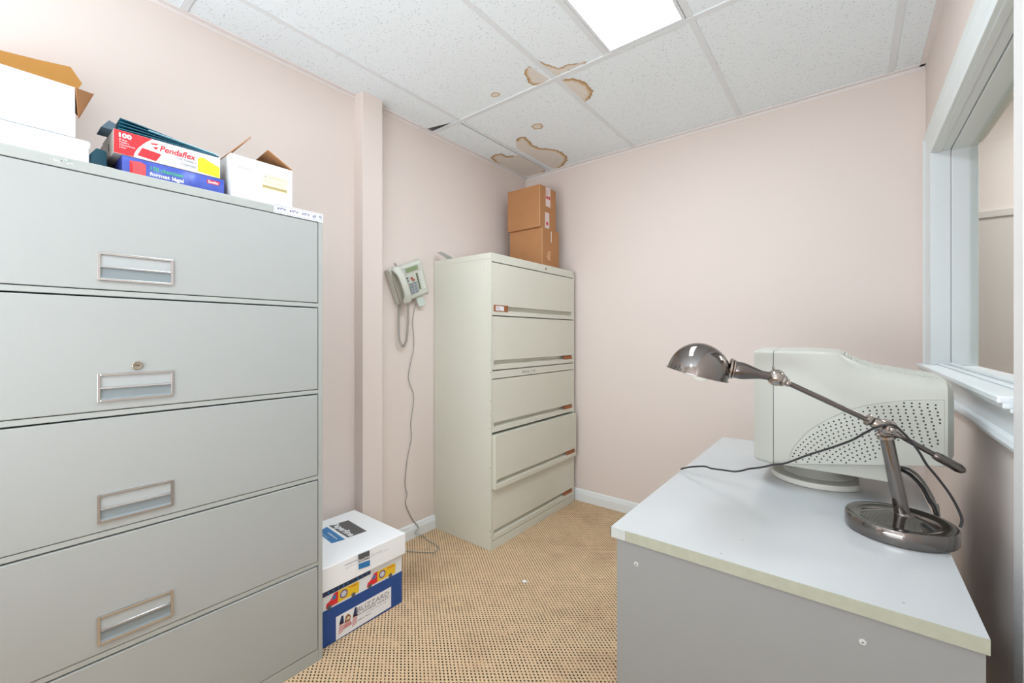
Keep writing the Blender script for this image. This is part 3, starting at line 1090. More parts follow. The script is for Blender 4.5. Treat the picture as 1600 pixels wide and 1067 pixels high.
# red folder picture and yellow folder picture
p.add([(X, ya + .048, z0 + .008), (X, ya + .088, z0 + .004), (X, ya + .100, z0 + .026), (X, ya + .096, z0 + .028), (X, ya + .058, z0 + .032)], [(0, 1, 2, 3, 4)], 1)
p.add([(X, yb - .058, z0 + .006), (X, yb - .001, z0 + .001), (X, yb - .001, z0 + .034), (X, yb - .032, z0 + .046), (X, yb - .040, z0 + .050), (X, yb - .050, z0 + .050), (X, yb - .058, z0 + .044)], [tuple(range(7))], 2)
p.text('100', (X, ya + .010, z1 - .020), (0, 1, 0), (0, 0, 1), .026, .013, 0, bold=.045)
for k, (tx, ww) in enumerate((('File', .016), ('Folders', .020), ('Chemises', .032), ('Letter', .014))):
    p.text(tx, (X, ya + .011, z1 - .028 - k * .0065), (0, 1, 0), (0, 0, 1), ww, .0042, 0)
p.text('Pendaflex', (X, ya + .096, z0 + .035), (0, 1, 0), (0, 0, 1), .086, .018, 1, shear=.25, bold=.025)
p.text('File Folders', (X, ya + .135, z0 + .025), (0, 1, 0), (0, 0, 1), .048, .0075, 3, shear=.2)
p.text('Chemises', (X, ya + .145, z0 + .012), (0, 1, 0), (0, 0, 1), .037, .009, 3, shear=.2)
p.text('1/3 cut  100', (X, yb - .036, z1 - .011), (0, 1, 0), (0, 0, 1), .022, .004, 3)
# arrow emblem before the name
p.add([(X, ya + .076, z0 + .052), (X, ya + .093, z0 + .055), (X, ya + .091, z0 + .050), (X, ya + .078, z0 + .048)], [(0, 1, 2, 3)], 1)
p.add([(X, ya + .082, z0 + .043), (X, ya + .094, z0 + .046), (X, ya + .089, z0 + .037), (X, ya + .086, z0 + .036)], [(0, 1, 2, 3)], 1)
p.build('printed_front', [WHITE, RED, YEL, DGREY], t)
s_ = MB().box(XB - .075, XB - .062, ya - .0006, ya, z0 + .022, z0 + .04)
s_.build('finger_slot', mat('slot_dark', (120, 108, 98), .8), t)

# teal hanging folders
for k in range(4):
    t = thing('hanging_folder', (XB - .16, .34, 1.704 + k * .004), 'teal hanging folder, ' + ('lowest', 'second from the bottom', 'second from the top', 'topmost')[k] + ' of the pile on the red box', 'folder', 'teal folders on the red box')
    f = MB()
    zz = 1.704 + k * .0055
    prof = []
    N = 12
    for i in range(N + 1):
        q = i / N
        y = .238 + k * .002 + q * (.232 - k * .008)
        lift = .016 * (1 - q) ** 1.2 * (k / 3) + .0012 * math.sin(q * 6)
        prof.append((y, zz * (1 - q) + (1.704 + k * .0034) * q + lift))
    r = [[Vector((XB - .26, y, z)), Vector((XB + .004 - k * .004, y, z)), Vector((XB + .004 - k * .004, y, z + .0024)), Vector((XB - .26, y, z + .0024))] for y, z in prof]
    f.loft(r, 0, True)
    f.build('folder', TEAL, t)
f = MB()
f.cyl((XB + .007, .30, 1.722), (XB + .007, .468, 1.708), .0014, n=8, m=0)
f.build('hanging_rod', mat('rod_steel', (150, 190, 200), .3, .8), t)
t = thing('hanging_folder', (XB - .05, .222, 1.7045), 'slate grey-blue folder corner sticking out left of the teal folders', 'folder')
f = MB()
f.prism([(XB - .02, .208, 1.7045), (XB - .02, .224, 1.728), (XB - .02, .238, 1.722), (XB - .02, .234, 1.7045)], (-.07, 0, 0))
f.build('folder', TEALD, t)
t = thing('hanging_folder', (XB - .22, .19, ZT), 'dark teal folder leaning behind the left end of the folder boxes', 'folder')
f = MB()
f.prism([(-1.58, .190, ZT + .001), (-1.58, .191, ZT + .058), (-1.58, .203, ZT + .077), (-1.58, .222, ZT + .074), (-1.58, .226, ZT + .001)], (-.26, 0, 0))
f.build('folder', TEAL, t, bevel=.002)

# white carton with open flaps
t = thing('open_carton', (-1.61, .60, ZT), 'small worn white carton with brown flaps open, at the right end of the grey cabinet', 'carton')
xa, xb, ya, yb, z0, z1 = -1.74, -1.515, .497, .684, ZT + .001, 1.7225
b = MB()
b.box(xa, xb, ya, yb, z0, z0 + .003, 0)
b.box(xb - .003, xb, ya, yb, z0, z1, 0); b.box(xa, xa + .003, ya, yb, z0, z1, 0)
b.box(xa, xb, ya, ya + .003, z0, z1, 0); b.box(xa, xb, yb - .003, yb, z0, z1, 0)
b.build('carton', WCARD2, t, bevel=0.001)
f = MB().prism([(xb, ya, z1), (xb, ya + .058, z1 + .068), (xb - .19, ya + .058, z1 + .06), (xb - .22, ya, z1)], (0, -.002, .002)); f.build('left_flap', KRAFT, t)
f = MB().prism([(xb, yb, z1), (xb - .004, yb - .078, z1 + .046), (xb - .12, yb - .07, z1 + .046), (xb - .2, yb, z1)], (0, .002, .002)); f.build('right_flap', KRAFT, t)
l = MB(); X = xb + .0006
l.box(xb, X, ya + .090, yb - .016, z0 + .060, z0 + .112, 0)
l.box(X, X + .0003, ya + .092, yb - .018, z0 + .063, z0 + .071, 1)
l.text('OFFICE PLUS', (X, ya + .112, z0 + .098), (0, 1, 0), (0, 0, 1), .060, .005, 1)
l.text('+', (X, ya + .098, z0 + .097), (0, 1, 0), (0, 0, 1), .006, .006, 2)
for k in range(2):
    l.text('stationery', (X, ya + .096 + k * .042, z0 + .082), (0, 1, 0), (0, 0, 1), .024, .004, 1)
l.build('address_label', [CREAM, GOLD, DGREY], t)
MB().box(xb, xb + .0003, ya + .02, ya + .062, z0 + .106, z0 + .108).build('scribble', mat('faint_pencil', (190, 190, 192), .8), t)


# ================================================================== PAPER BOX ON THE FLOOR
t = thing('storage_box', (-1.71, .97, 0), 'blue and white printed storage box with white lid on the carpet beside the grey cabinet', 'storage box')
xa, xb, ya, yb = -1.895, -1.515, .792, 1.146
b = MB()
b.box(xa, xb, ya, yb, .001, .27, 0)
b.build('carton', WCARD, t, bevel=0.002)
p = MB(); X = xb + .0006


def yz(pts, x, m, mb):
    mb.add([(x, a_, b_) for a_, b_ in pts], [tuple(range(len(pts)))], m)


p.box(xb, X, ya + .001, yb - .001, .002, .136, 0)                # blue field
X1 = X + .0005
yz([(ya, .188), (ya + .20, .190), (ya + .20, .214), (ya, .214)], X1 - .0003, 2, p)           # navy band with pictograms
for k in range(9):
    yy = ya + .02 + k * .02
    p.box(X1 - .0003, X1 + .0001, yy, yy + .006, .193 + (k % 3) * .002, .201, 3)
yz([(ya + .052, .004), (ya + .298, .010), (ya + .298, .094), (ya + .052, .092)], X1, 1, p)     # white label field
X2 = X1 + .0004
# flags either side of an eagle-like crest
for s0, f_ in ((.062, 1), (.118, 0)):
    yz([(ya + s0, .020), (ya + s0 + .020, .026), (ya + s0 + .022, .058), (ya + s0 + .004, .062)], X2, 5, p)
    yz([(ya + s0 + .003, .056), (ya + s0 + .022, .054), (ya + s0 + .020, .088 if not f_ else .084), (ya + s0 + .012, .090 if not f_ else .086)], X2, 2, p)
    for k in range(3):
        yz([(ya + s0 + .001, .026 + k * .010), (ya + s0 + .020, .030 + k * .010), (ya + s0 + .020, .033 + k * .010), (ya + s0 + .001, .029 + k * .010)], X2 + .0002, 1, p)
yz([(ya + .086, .050), (ya + .110, .050), (ya + .113, .066), (ya + .104, .080), (ya + .092, .076)], X2, 7, p)
yz([(ya + .092, .060), (ya + .106, .058), (ya + .110, .066), (ya + .100, .070)], X2 + .0002, 8, p)
yz([(ya + .080, .030), (ya + .118, .032), (ya + .112, .048), (ya + .086, .048)], X2, 5, p)
p.text('BLIZZARD', (X2, ya + .140, .064), (0, 1, 0), (0, 0, 1), .146, .019, 13)
p.text('BUSINESS WAYS', (X2, ya + .140, .052), (0, 1, 0), (0, 0, 1), .146, .0075, 4, bold=.005)
p.text('Office Paper', (X2, ya + .142, .028), (0, 1, 0), (0, 0, 1), .060, .007, 2)
p.text('printing and storage', (X2, ya + .180, .041), (0, 1, 0), (0, 0, 1), .095, .005, 13)
# two delivery vans
for s0 in (.012, 0.1828):
    y = ya + s0
    yz([(y + .048, 0.1432), (y + .135, 0.1432), (y + .138, 0.1793), (y + .130, 0.1862), (y + .050, 0.1862)], X1, 6, p)      # yellow body
    yz([(y, 0.1415), (y + .048, 0.1432), (y + .050, 0.1862), (y + .034, 0.1862), (y + .018, 0.1656), (y + .004, 0.1587)], X1, 5 if False else 10, p)   # red cab
    yz([(y + .022, 0.1639), (y + .040, 0.1639), (y + .040, 0.1776), (y + .033, 0.1793)], X1 + .0002, 3, p)
    p.lathe([(.016, 0), (.0001, .0003)], (X1 + .0001, y + .072, 0.1656), (1, 0, 0), 20, 11)
    p.lathe([(.011, 0), (.0001, .0003)], (X1 + .0003, y + .072, 0.1656), (1, 0, 0), 16, 12)
    p.text('Transport', (X1 + .0002, y + .094, 0.1742), (0, 1, 0), (0, 0, 1), .038, .008, 10, bold=.02)
    for yy in (y + .014, y + .112):
        p.lathe([(.009, 0), (.0001, .0003)], (X1 + .0003, yy, 0.1424), (1, 0, 0), 16, 4)
p.build('printed_front', [BLU, WHITE, NAVY, LBLU, DGREY, FLAGR, YEL2, RUST, CREAM, BLACK, RED, mat('plum_print', (104, 84, 120), .5), mat('lilac_print', (206, 204, 214), .5), mat('label_lettering', (138, 124, 120), .6)], t)
# lid
la, lb, lya, lyb, lz = xa - .006, xb + .010, ya - .006, yb + .010, .299
b = MB()
rings = [[Vector((la - s0, lya - s0, z)), Vector((lb + s0, lya - s0, z)), Vector((lb + s0, lyb + s0, z)), Vector((la - s0, lyb + s0, z))] for s0, z in ((.002, .211), (0, .299))]
b.loft(rings, 0, False)
lid = b.build('lid', mat('white_lid_card', (246, 247, 248), .6), t, bevel=0.003)
q = MB(); Z = lz + .0006
def xy(pts, z, m, mb):
    mb.add([(a_, b_, z) for a_, b_ in pts], [tuple(range(len(pts)))], m)
# dark square, white lettering and blue field on top (measured on the lid)
def tp(u, v):
    r_ = on_z(500 + u * .05622, 790 + v * .05622, lz); return (r_.x, r_.y)
A, B, C_, D_ = tp(790, 410), tp(1300, 710), tp(900, 860), tp(420, 520)
A, B, C_, D_ = tp(790, 410), tp(1300, 710), tp(770, 890), tp(250, 560)
xy([A, B, C_, D_], Z, 1, q)
E1, E2, E3, E4 = tp(190, 590), tp(700, 940), tp(320, 1050), tp(-60, 740)
xy([E1, E2, E3, E4], Z, 2, q)
o = Vector((*D_, Z + .0003)); rgt = (Vector((*C_, Z)) - Vector((*D_, Z))); upv = Vector((0, 0, 1)).cross(rgt)
q.text('Paperline', o + rgt * .02 - upv.normalized() * .001, rgt, upv, rgt.length * .97, .040, 0, bold=.03)
o = Vector((*E1, Z + .0003)); rg2 = Vector((*E2, Z)) - Vector((*E1, Z))
u2 = Vector((0, 0, 1)).cross(rg2).normalized()
q.text('multipurpose', o + rg2 * .35 - u2 * .028, rg2, u2, rg2.length * .5, .012, 0, bold=.02)
q.text('copy paper', o + rg2 * .22 - u2 * .050, rg2, u2, rg2.length * .45, .010, 3)
q.build('lid_print', [WHITE, DGREY, LBLU, mat('pale_blue_print', (160, 200, 226), .5)], lid)
q = MB()
def fp(u, v):       # front skirt of the lid
    r_ = on_x(500 + u * .1312, 780 + v * .1312, lb + .0035); return (r_.y, r_.z)
X = lb + .0036
yz([fp(455, 660), fp(590, 608), fp(592, 700), fp(458, 752)], X, 1, q)
yz([fp(460, 772), fp(594, 722), fp(596, 790), fp(462, 835)], X, 2, q)
a0 = fp(458, 750)
q.text('Paperline', (X + .0003, a0[0] + .001, a0[1] - .001), (0, 1, 0), (0, 0, 1), .046, .010, 0, bold=.03)
a0 = fp(290, 800); q.text('multipurpose', (X, a0[0], a0[1]), (0, 1, 0), (0, 0, 1), .054, .006, 3, bold=.01)
a0 = fp(300, 835); q.text('copy and laser', (X, a0[0], a0[1]), (0, 1, 0), (0, 0, 1), .045, .004, 4)
a0 = fp(610, 672); q.text('5000 sheets letter', (X, a0[0], a0[1]), (0, 1, 0), (0, 0, 1), .055, .004, 4)
a0 = fp(610, 692); q.text('216 mm x 279 mm  75 g/m2', (X, a0[0], a0[1]), (0, 1, 0), (0, 0, 1), .08, .004, 4)
q.build('lid_side_print', [WHITE, DGREY, LBLU, BLACK, mat('grey_print', (150, 150, 152), .6)], lid)


# ================================================================== WALL PHONE
t = thing('wall_phone', (-1.9, 1.485, 1.44), 'grey office phone hung askew on the left wall with coiled cord', 'phone')
th = math.radians(22)
N_ = Vector((1, -.10, 0)).normalized()
Rr = Vector((0, math.cos(th), math.sin(th))); Rr = (Rr - N_ * Rr.dot(N_)).normalized()
Uu = N_.cross(Rr)
C0 = Vector((XL + .002, 1.492, 1.447))


def pp(a_, b_, c_):            # across, up, out of the wall
    return C0 + Rr * a_ + Uu * b_ + N_ * c_


b = MB()
# wedge shaped body : thicker at the top
sec = []
for bb_, d_ in ((-.098, .034), (-.088, .046), (0, .056), (.080, .070), (.094, .062), (.098, .040)):
    sec.append((bb_, d_))
prof = [(-.098, .012)] + sec + [(.098, .012)]
b.loft([[pp(a_, y_, z_) for y_, z_ in prof] for a_ in (-.102, .102)], 0, False)
b.build('phone_body', PHONE, t, bevel=0.006, seg=3)
b = MB()
b.obox(pp(-.066, 0, .058), Rr, Uu, N_, .034, .088, .012)
b.build('cradle', PHONED, t, bevel=0.006, seg=3)
# handset: a bar with two heads
b = MB()
path = []
for i in range(17):
    s0 = -1 + 2 * i / 16
    path.append((s0 * .100, .088 + .022 * (1 - s0 * s0)))
rings = []
for i, (y_, z_) in enumerate(path):
    s0 = abs(-1 + 2 * i / 16)
    wd = .020 + .010 * max(0, (s0 - .5) * 2) ** 1.2; tk = .011 + .010 * max(0, (s0 - .55) * 2.2)
    if i in (0, 16):
        wd *= .6; tk *= .5
    rings.append([pp(-.068 + wd * math.cos(2 * PI * k / 16), y_, z_ - (.010 if s0 > .7 else 0) + tk * math.sin(2 * PI * k / 16)) for k in range(16)])
b.loft(rings, 0, True)
b.build('handset', PHONE, t)
# face details; the front surface rises from .046 to .070 between b=-.088 and .08
def face(a_, b_, o_=.0):
    if b_ <= 0:
        d_ = .046 + (b_ + .088) / .088 * .010
    else:
        d_ = .056 + b_ / .08 * .014
    return pp(a_, b_, d_ + o_)
def plate(mb, a0, a1, b0, b1, hgt, m):
    mb.add([face(a0, b0, .0002), face(a1, b0, .0002), face(a1, b1, .0002), face(a0, b1, .0002),
            face(a0, b0, hgt), face(a1, b0, hgt), face(a1, b1, hgt), face(a0, b1, hgt)],
           [(3, 2, 1, 0), (4, 5, 6, 7), (0, 1, 5, 4), (1, 2, 6, 5), (2, 3, 7, 6), (3, 0, 4, 7)], m)
b = MB(); plate(b, -.012, .074, .050, .076, .003, 0); b.build('display_bezel', PHONED, t)
b = MB(); plate(b, -.006, .068, .054, .072, .0038, 0); b.build('display', LCD, t)
b = MB()
for r_ in range(4):
    for c_ in range(3):
        plate(b, -.010 + c_ * .019, .006 + c_ * .019, -.070 + r_ * .016, -.058 + r_ * .016, .004, 0)
b.build('keypad', PHONEG, t)
b = MB(); plate(b, .012, .024, .010, .020, .004, 0); plate(b, .020, .034, .000 - .002, .008, .004, 0); b.build('red_key', mat('red_key', (176, 76, 56), .5), t)
b = MB(); plate(b, -.016, -.006, .002, .010, .004, 0); plate(b, -.016, -.006, .018, .026, .004, 0); b.build('dark_keys', DGREY, t)
b = MB(); plate(b, .052, .060, -.060, .034, .003, 0); b.build('memory_strip', mat('olive_strip', (110, 116, 88), .5), t)
b = MB()
for r_ in range(7):
    plate(b, .066, .094, -.062 + r_ * .0145, -.051 + r_ * .0145, .004, 0)
b.build('line_keys', mat('key_caps', (226, 228, 220), .4), t)
b = MB(); b.obox(pp(.052, -.122, .020), (Rr + Uu * -.1).normalized(), Uu, N_, .024, .034, .003); b.build('pull_out_tray', mat('pale_tray', (206, 216, 208), .4), t, bevel=.004)
b = MB(); b.cyl(pp(-.02, .094, .02), pp(-.035, .112, .03), .0035, n=10); b.ball(pp(-.037, .114, .032), .0055, 12); b.build('hook', PHONED, t)
# coiled handset cord
wp = [(625, 462), (623.5, 485), (623, 510), (624, 532), (629.5, 541), (635, 533), (637.5, 510), (638, 492), (637.5, 474)]
cl = smooth_path([on_x(u, v, XL + .03) for u, v in wp], 14)
L = [0]
for i in range(1, len(cl)):
    L.append(L[-1] + (cl[i] - cl[i - 1]).length)
turns = 62; pts = []
n_ = turns * 9
for i in range(n_ + 1):
    s0 = L[-1] * i / n_
    k = max(j_ for j_ in range(len(L)) if L[j_] <= s0 + 1e-9); k = min(k, len(cl) - 2)
    f0 = (s0 - L[k]) / max(1e-9, L[k + 1] - L[k]); p_ = cl[k].lerp(cl[k + 1], f0)
    tg = (cl[k + 1] - cl[k]).normalized(); e2 = tg.cross(Vector((1, 0, 0))).normalized()
    a_ = 2 * PI * turns * i / n_
    pts.append(p_ + (Vector((1, 0, 0)) * math.cos(a_) + e2 * math.sin(a_)) * .0062)
MB().tube(pts, .0019, 6).build('coiled_cord', CORD, t)
wl = [(645.4, 468), (647.5, 484), (644.8, 504), (646.5, 525), (646, 549), (638, 589), (646.5, 619), (642, 661), (643, 684.5), (636.5, 717), (633, 755), (636, 772), (634, 787.6), (644.5, 811)]
pts = [on_x(u, v, XL + .006) for u, v in wl]
pts[0].x += .03
pts += [on_x(654, 824, XL + .018), Vector((XL + .022, 1.555, .03)), on_z(662, 837, .006), on_z(667, 843, .004), on_z(680, 849.5, .004), on_z(685, 856, .004), on_z(679, 862, .004), on_z(664, 862.7, .004), on_z(647, 861.6, .004), on_z(632, 861, .004), on_z(615, 862, .004)]
MB().tube(smooth_path(pts, 5), .0026, 6).build('line_cord', CORD, t)


# ================================================================== DESK
t = thing('desk', (-.13, 1.37, 0), 'grey-white laminate desk with worn edge band, against the right wall', 'desk')
dx0, dx1, dy0, dy1, dz = -.403, .149, .850, 1.888, .740
b = MB()
b.box(dx0 + .001, dx1, dy0 + .0015, dy1, dz - .0205, dz, 0)
for u, v in ((1160, 843), (1127, 865), (1412, 942), (1480, 870)):
    q_ = on_z(u, v, dz)
    b.lathe([(.0016, 0), (.0001, .0002)], (q_.x, q_.y, dz + .0001), (0, 0, 1), 8, 1)
b.build('desk_top', [LAM, DGREY], t)
b = MB()
b.box(dx0 + .034, dx1, dy0, dy0 + .0015, dz - .0215, dz - .0003, 0)
b.build('edge_band', EDGE, t)
b = MB()
b.box(dx0, dx0 + .033, dy0, dy0 + .0015, dz - .0215, dz - .0003, 0)
b.box(dx0, dx0 + .0012, dy0, dy1, dz - .0215, dz - .0003, 0)
b.build('side_edge_band', mat('grey_edge_band', (184, 188, 184), .45), t)
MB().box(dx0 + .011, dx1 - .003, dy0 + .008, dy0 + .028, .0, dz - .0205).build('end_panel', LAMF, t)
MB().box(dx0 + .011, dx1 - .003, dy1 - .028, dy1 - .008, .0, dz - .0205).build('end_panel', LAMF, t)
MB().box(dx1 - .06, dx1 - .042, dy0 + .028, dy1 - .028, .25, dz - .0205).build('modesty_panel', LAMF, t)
for x in (-.349, .016):
    s_ = MB().lathe([(.0048, 0), (.0048, .001), (.003, .0018), (.0001, .0018)], (x, dy0 + .008, .674), (0, -1, 0), 16, 0)
    s_.lathe([(.0014, 0), (.0001, .0002)], (x, dy0 + .0061, .674), (0, -1, 0), 8, 1)
    s_.build('screw_cap', [mat('screw_cap', (190, 190, 188), .5), DGREY], t)


# ================================================================== CRT MONITOR
t = thing('crt_monitor', (-.02, 1.52, dz), 'beige CRT computer monitor seen from its perforated side, on the desk', 'monitor')
YN, YFAR = 1.350, 1.690
YC = (YN + YFAR) / 2


def ring(x, zb, zt, ins=0.0, rt=.03, rb=.012, crown=.006, tp_=0.0):
    """body section at x; ins = inset of both sides, tp_ = extra lean-in of the upper sides"""
    hw = (YFAR - YN) / 2 - ins
    P = []
    K = 6
    # start lower near corner, go up near side
    def arc_(cy, cz, r_y, r_z, a0, a1):
        for i in range(K + 1):
            a_ = a0 + (a1 - a0) * i / K
            P.append(Vector((x, cy + r_y * math.cos(a_), cz + r_z * math.sin(a_))))
    arc_(YC - hw + rb, zb + rb, rb, rb, 1.5 * PI, PI)
    arc_(YC - hw + tp_ + rt, zt - rt, rt, rt, PI, .5 * PI)
    P.append(Vector((x, YC, zt + crown)))
    arc_(YC + hw - tp_ - rt, zt - rt, rt, rt, .5 * PI, 0)
    arc_(YC + hw - rb, zb + rb, rb, rb, 0, -.5 * PI)
    return P


b = MB()
R_ = [ring(-.162, .801, 1.109, .0, .008), ring(-.10, .812, 1.1095, 0, .008, crown=.007), ring(-.055, .820, 1.109, 0, .010, crown=.005), ring(-.024, .827, 1.1085, 0, .014, crown=.001),
      ring(-.012, .829, 1.100, 0, .022, crown=.001), ring(.004, .832, 1.0895, 0, .030, crown=.002), ring(.026, .836, 1.0785, 0, .036), ring(.055, .841, 1.0690, 0, .038), ring(.09, .846, 1.0610, 0, .038),
      ring(.130, .851, 1.0545, 0, .036), ring(.172, .855, 1.0490, .0, .032)]
b.loft(R_, 0, True)
b.loft([ring(.172, .855, 1.0490, .0, .032), ring(.185, .874, 1.038, .026, .034)], 0, True)
b.build('housing', BEIGE, t)
b = MB()
b.loft([ring(-.2155, .812, 1.094, .048, .012), ring(-.215, .799, 1.107, .038, .012), ring(-.205, .796, 1.109, .028, .012), ring(-.175, .798, 1.110, .006, .012), ring(-.1635, .799, 1.109, .0005, .010)], 0, True)
b.build('bezel', BEIGE, t)
b = MB()
b.box(-.2162, -.2150, YN + .065, YFAR - .065, .845, 1.075, 0)
b.build('screen', SCREEN, t, bevel=.006, seg=3)
MB().loft([ring(-.1637, .8005, 1.107, .0012, .010), ring(-.1618, .8005, 1.107, .0012, .010)], 0, True).build('seam', GAPB, t)
# side panel with vent holes
pxs = [(1233, 727), (1233.7, 713.7), (1240, 699), (1262, 674.5), (1290.7, 656.7), (1326, 640.7), (1362, 631.8), (1404.7, 626.5), (1440, 625), (1476, 625)]
yy0 = YN - .0010
out = [on_y(u, v, yy0) for u, v in pxs]
br = on_y(1476, 730.5, yy0); bl = on_y(1233, 724.5, yy0)
out[0] = bl
lx0, lz0 = bl.x, bl.z + .001
bottom = [Vector((br.x, yy0, br.z + .003))]
b = MB()
b.prism(out + bottom, (0, .003, 0))
pn = b.build('vent_panel', BEIGE, t, bevel=.0008)
# groove line
b = MB()
b.tube(smooth_path([p + Vector((0, .0004, 0)) for p in out], 4), .0007, 5)
b.build('panel_seam', mat('seam_line', (160, 162, 152), .6), t)
b = MB()
cx, cz = on_y(1440, 770, yy0).x, on_y(1440, 770, yy0).z


def inside(px, pz):
    poly_ = [(p.x, p.z) for p in out + bottom]
    c_ = False; n = len(poly_)
    for i in range(n):
        x1_, z1_ = poly_[i]; x2_, z2_ = poly_[(i + 1) % n]
        if (z1_ > pz) != (z2_ > pz) and px < (x2_ - x1_) * (pz - z1_) / (z2_ - z1_) + x1_:
            c_ = not c_
    return c_


blank = [on_y(u, v, yy0) for u, v in ((1352, 735), (1392, 690), (1490, 688))]
def blanked(px, pz):
    q = on_y(1392, 690, yy0); q0 = on_y(1352, 732, yy0)
    if px > q.x:
        return pz < q.z
    if px > q0.x:
        return (pz - q0.z) < (px - q0.x) * (q.z - q0.z) / (q.x - q0.x)
    return False


rr_ = .020; kk = 0
while rr_ < .42:
    nstep = int(2 * PI * rr_ / .0112)
    for i in range(nstep):
        a_ = 2 * PI * (i + .5 * (kk % 2)) / nstep
        hx = cx + rr_ * 1.18 * math.cos(a_); hz = cz + rr_ * .80 * math.sin(a_)
        m_ = .0045
        if inside(hx, hz) and inside(hx + m_, hz) and inside(hx - m_, hz) and inside(hx, hz + m_) and inside(hx, hz - m_) and not blanked(hx, hz):
            r_ = .0021
            b.add([(hx + r_ * math.cos(q * PI / 3), yy0 - .0003, hz + r_ * math.sin(q * PI / 3)) for q in range(6)], [tuple(range(6))], 0)
    rr_ += .0098; kk += 1
b.build('vent_holes', HOLE, t)
# ribbed vents over the sloping top
b = MB()
for i in range(26):
    s0 = i / 25
    x = -.015 + .175 * s0
    tab = [(-.024, 1.1085), (-.012, 1.100), (.004, 1.0895), (.026, 1.0785), (.055, 1.069), (.09, 1.061), (.13, 1.0545), (.172, 1.049)]
    zt = next(z0_ + (z1_ - z0_) * (x - x0_) / (x1_ - x0_) for (x0_, z0_), (x1_, z1_) in zip(tab, tab[1:]) if x0_ <= x <= x1_)
    b.box(x, x + .003, YN + .045, YFAR - .045, zt - .004, zt + .0022, 0)
b.build('top_vent_ribs', mat('vent_rib', (190, 194, 180), .5), t)
# under-body and swivel base
b = MB()
b.loft([[Vector((x, YN + .012, z)), Vector((x, YFAR - .012, z)), Vector((x, YFAR - .012, .86)), Vector((x, YN + .012, .86))] for x, z in ((-.160, .800), (.072, .7985), (.088, .815))], 0, False)
b.build('lower_housing', BEIGE, t, bevel=.002)
b = MB()
b.lathe([(.088, .7535), (.080, .7590), (.058, .766), (.050, .776), (.052, .803)], (-.072, 1.52, 0), (0, 0, 1), 40, 0)
b.build('swivel_neck', BEIGE2, t)
b = MB()
pl = []
bc = Vector((-.074, 1.505, 0)); R0 = .112
for i in range(61):
    a_ = math.radians(-32) - math.radians(296) * i / 60
    pl.append((bc.x + R0 * math.cos(a_), bc.y + R0 * math.sin(a_)))
b.prism([(x, y, dz + .0005) for x, y in pl], (0, 0, .0155))
b.build('base_plate', BEIGE2, t, bevel=.003, seg=3)
# cables dropping over the desk edge
def cabl(pts, r, mt, nm, par):
    MB().tube(smooth_path(pts, 6), r, 8).build(nm, mt, par)
cabl([on_y(1394, 732, 1.46), on_y(1408, 734, 1.45), on_y(1424, 743, 1.44), on_y(1440, 760, 1.425), on_y(1452, 782, 1.405), on_y(1462, 801, 1.39), Vector((.163, 1.38, .66)), Vector((.17, 1.38, .3)), Vector((.18, 1.40, .006))], .0042, CABLE, 'power_cable', t)
cabl([on_y(1404, 730, 1.50), on_y(1420, 733, 1.49), on_y(1436, 745, 1.475), on_y(1450, 765, 1.455), on_y(1460, 786, 1.435), Vector((.166, 1.42, .70)), Vector((.175, 1.42, .3)), Vector((.19, 1.44, .006))], .0035, CABLEG, 'video_cable', t)


# ================================================================== DESK LAMP
t = thing('desk_lamp', (.080, 1.196, dz), 'gunmetal chrome pharmacy desk lamp with domed shade, long arm and round base', 'desk lamp')
BC = Vector((.0805, 1.198, dz))
b = MB()
b.lathe([(.084, .0006), (.0885, .0018), (.0895, .004), (.0895, .028), (.0875, .031), (.084, .0315), (.068, .0305), (.064, .029), (.062, .0295), (.030, .039), (.016, .043), (.0001, .0435)], BC, (0, 0, 1), 72)
b.build('base', GUN, t)
TOP = Vector((.060, 1.180, .940))
PB = BC + Vector((.006, -.004, .036))
b = MB()
b.cyl(PB, TOP, .0128, .0116, 28)
b.lathe([(.019, 0), (.0185, .006), (.0135, .012)], PB - Vector((0, 0, .002)), TOP - PB, 28)
b.build('pole', GUN, t)
ax = (Vector((-.1275, 1.108, 1.057)) - Vector((.063, 1.17, .956))).normalized()
EL = Vector((.0605, 1.171, .9585))
b = MB()
pa = (TOP - PB).normalized()
b.lathe([(.0116, 0), (.015, .002), (.015, .008), (.011, .010), (.010, .022), (.0001, .024)], TOP - pa * .006, pa, 24)
side = Vector((.948, .308, 0)).cross(Vector((0, 0, 1))).normalized()
b.lathe([(.0001, -.020), (.009, -.019), (.012, -.014), (.014, -.006), (.017, -.005), (.017, .005), (.014, .006), (.012, .014), (.009, .019), (.0001, .020)], EL + Vector((0, 0, .002)), side, 28)
b.lathe([(.012, -.012), (.0135, -.006), (.0125, .004), (.010, .010)], EL + ax * .018, ax, 24)
b.lathe([(.0095, -.004), (.0125, .0), (.0125, .004), (.008, .007)], EL + ax * .034, ax, 24)
b.lathe([(.011, -.010), (.011, .0), (.008, .006), (.0065, .014)], EL - ax * .020, -ax, 24)
for sx in (-1, 1):
    b.ball(EL + side * .021 * sx + Vector((0, 0, .002)), .006, 14)
b.ball(EL + ax * .012 + Vector((0, 0, -.02)) - side * .010, .005, 12)
b.build('elbow_joint', CHROME, t)
HJ = Vector((-.1275, 1.108, 1.057))
b = MB()
b.cyl(EL + ax * .034, HJ - ax * .020, .0058, n=20)
b.build('arm', GUNB, t)
b = MB()
CW = on_y(1506, 736, 1.212)
cd = (CW - EL).normalized()
b.cyl(EL + cd * .016, CW - cd * .052, .0052, n=18)
b.lathe([(.0052, 0), (.0078, .003), (.0088, .010), (.0092, .046), (.0075, .053), (.0035, .0575), (.0001, .058)], CW - cd * .056, cd, 22)
b.build('counterweight', GUNB, t)
b = MB()
b.ball(HJ, .0165, 26)
b.lathe([(.0172, -.003), (.0185, 0), (.0172, .003)], HJ, side, 26)
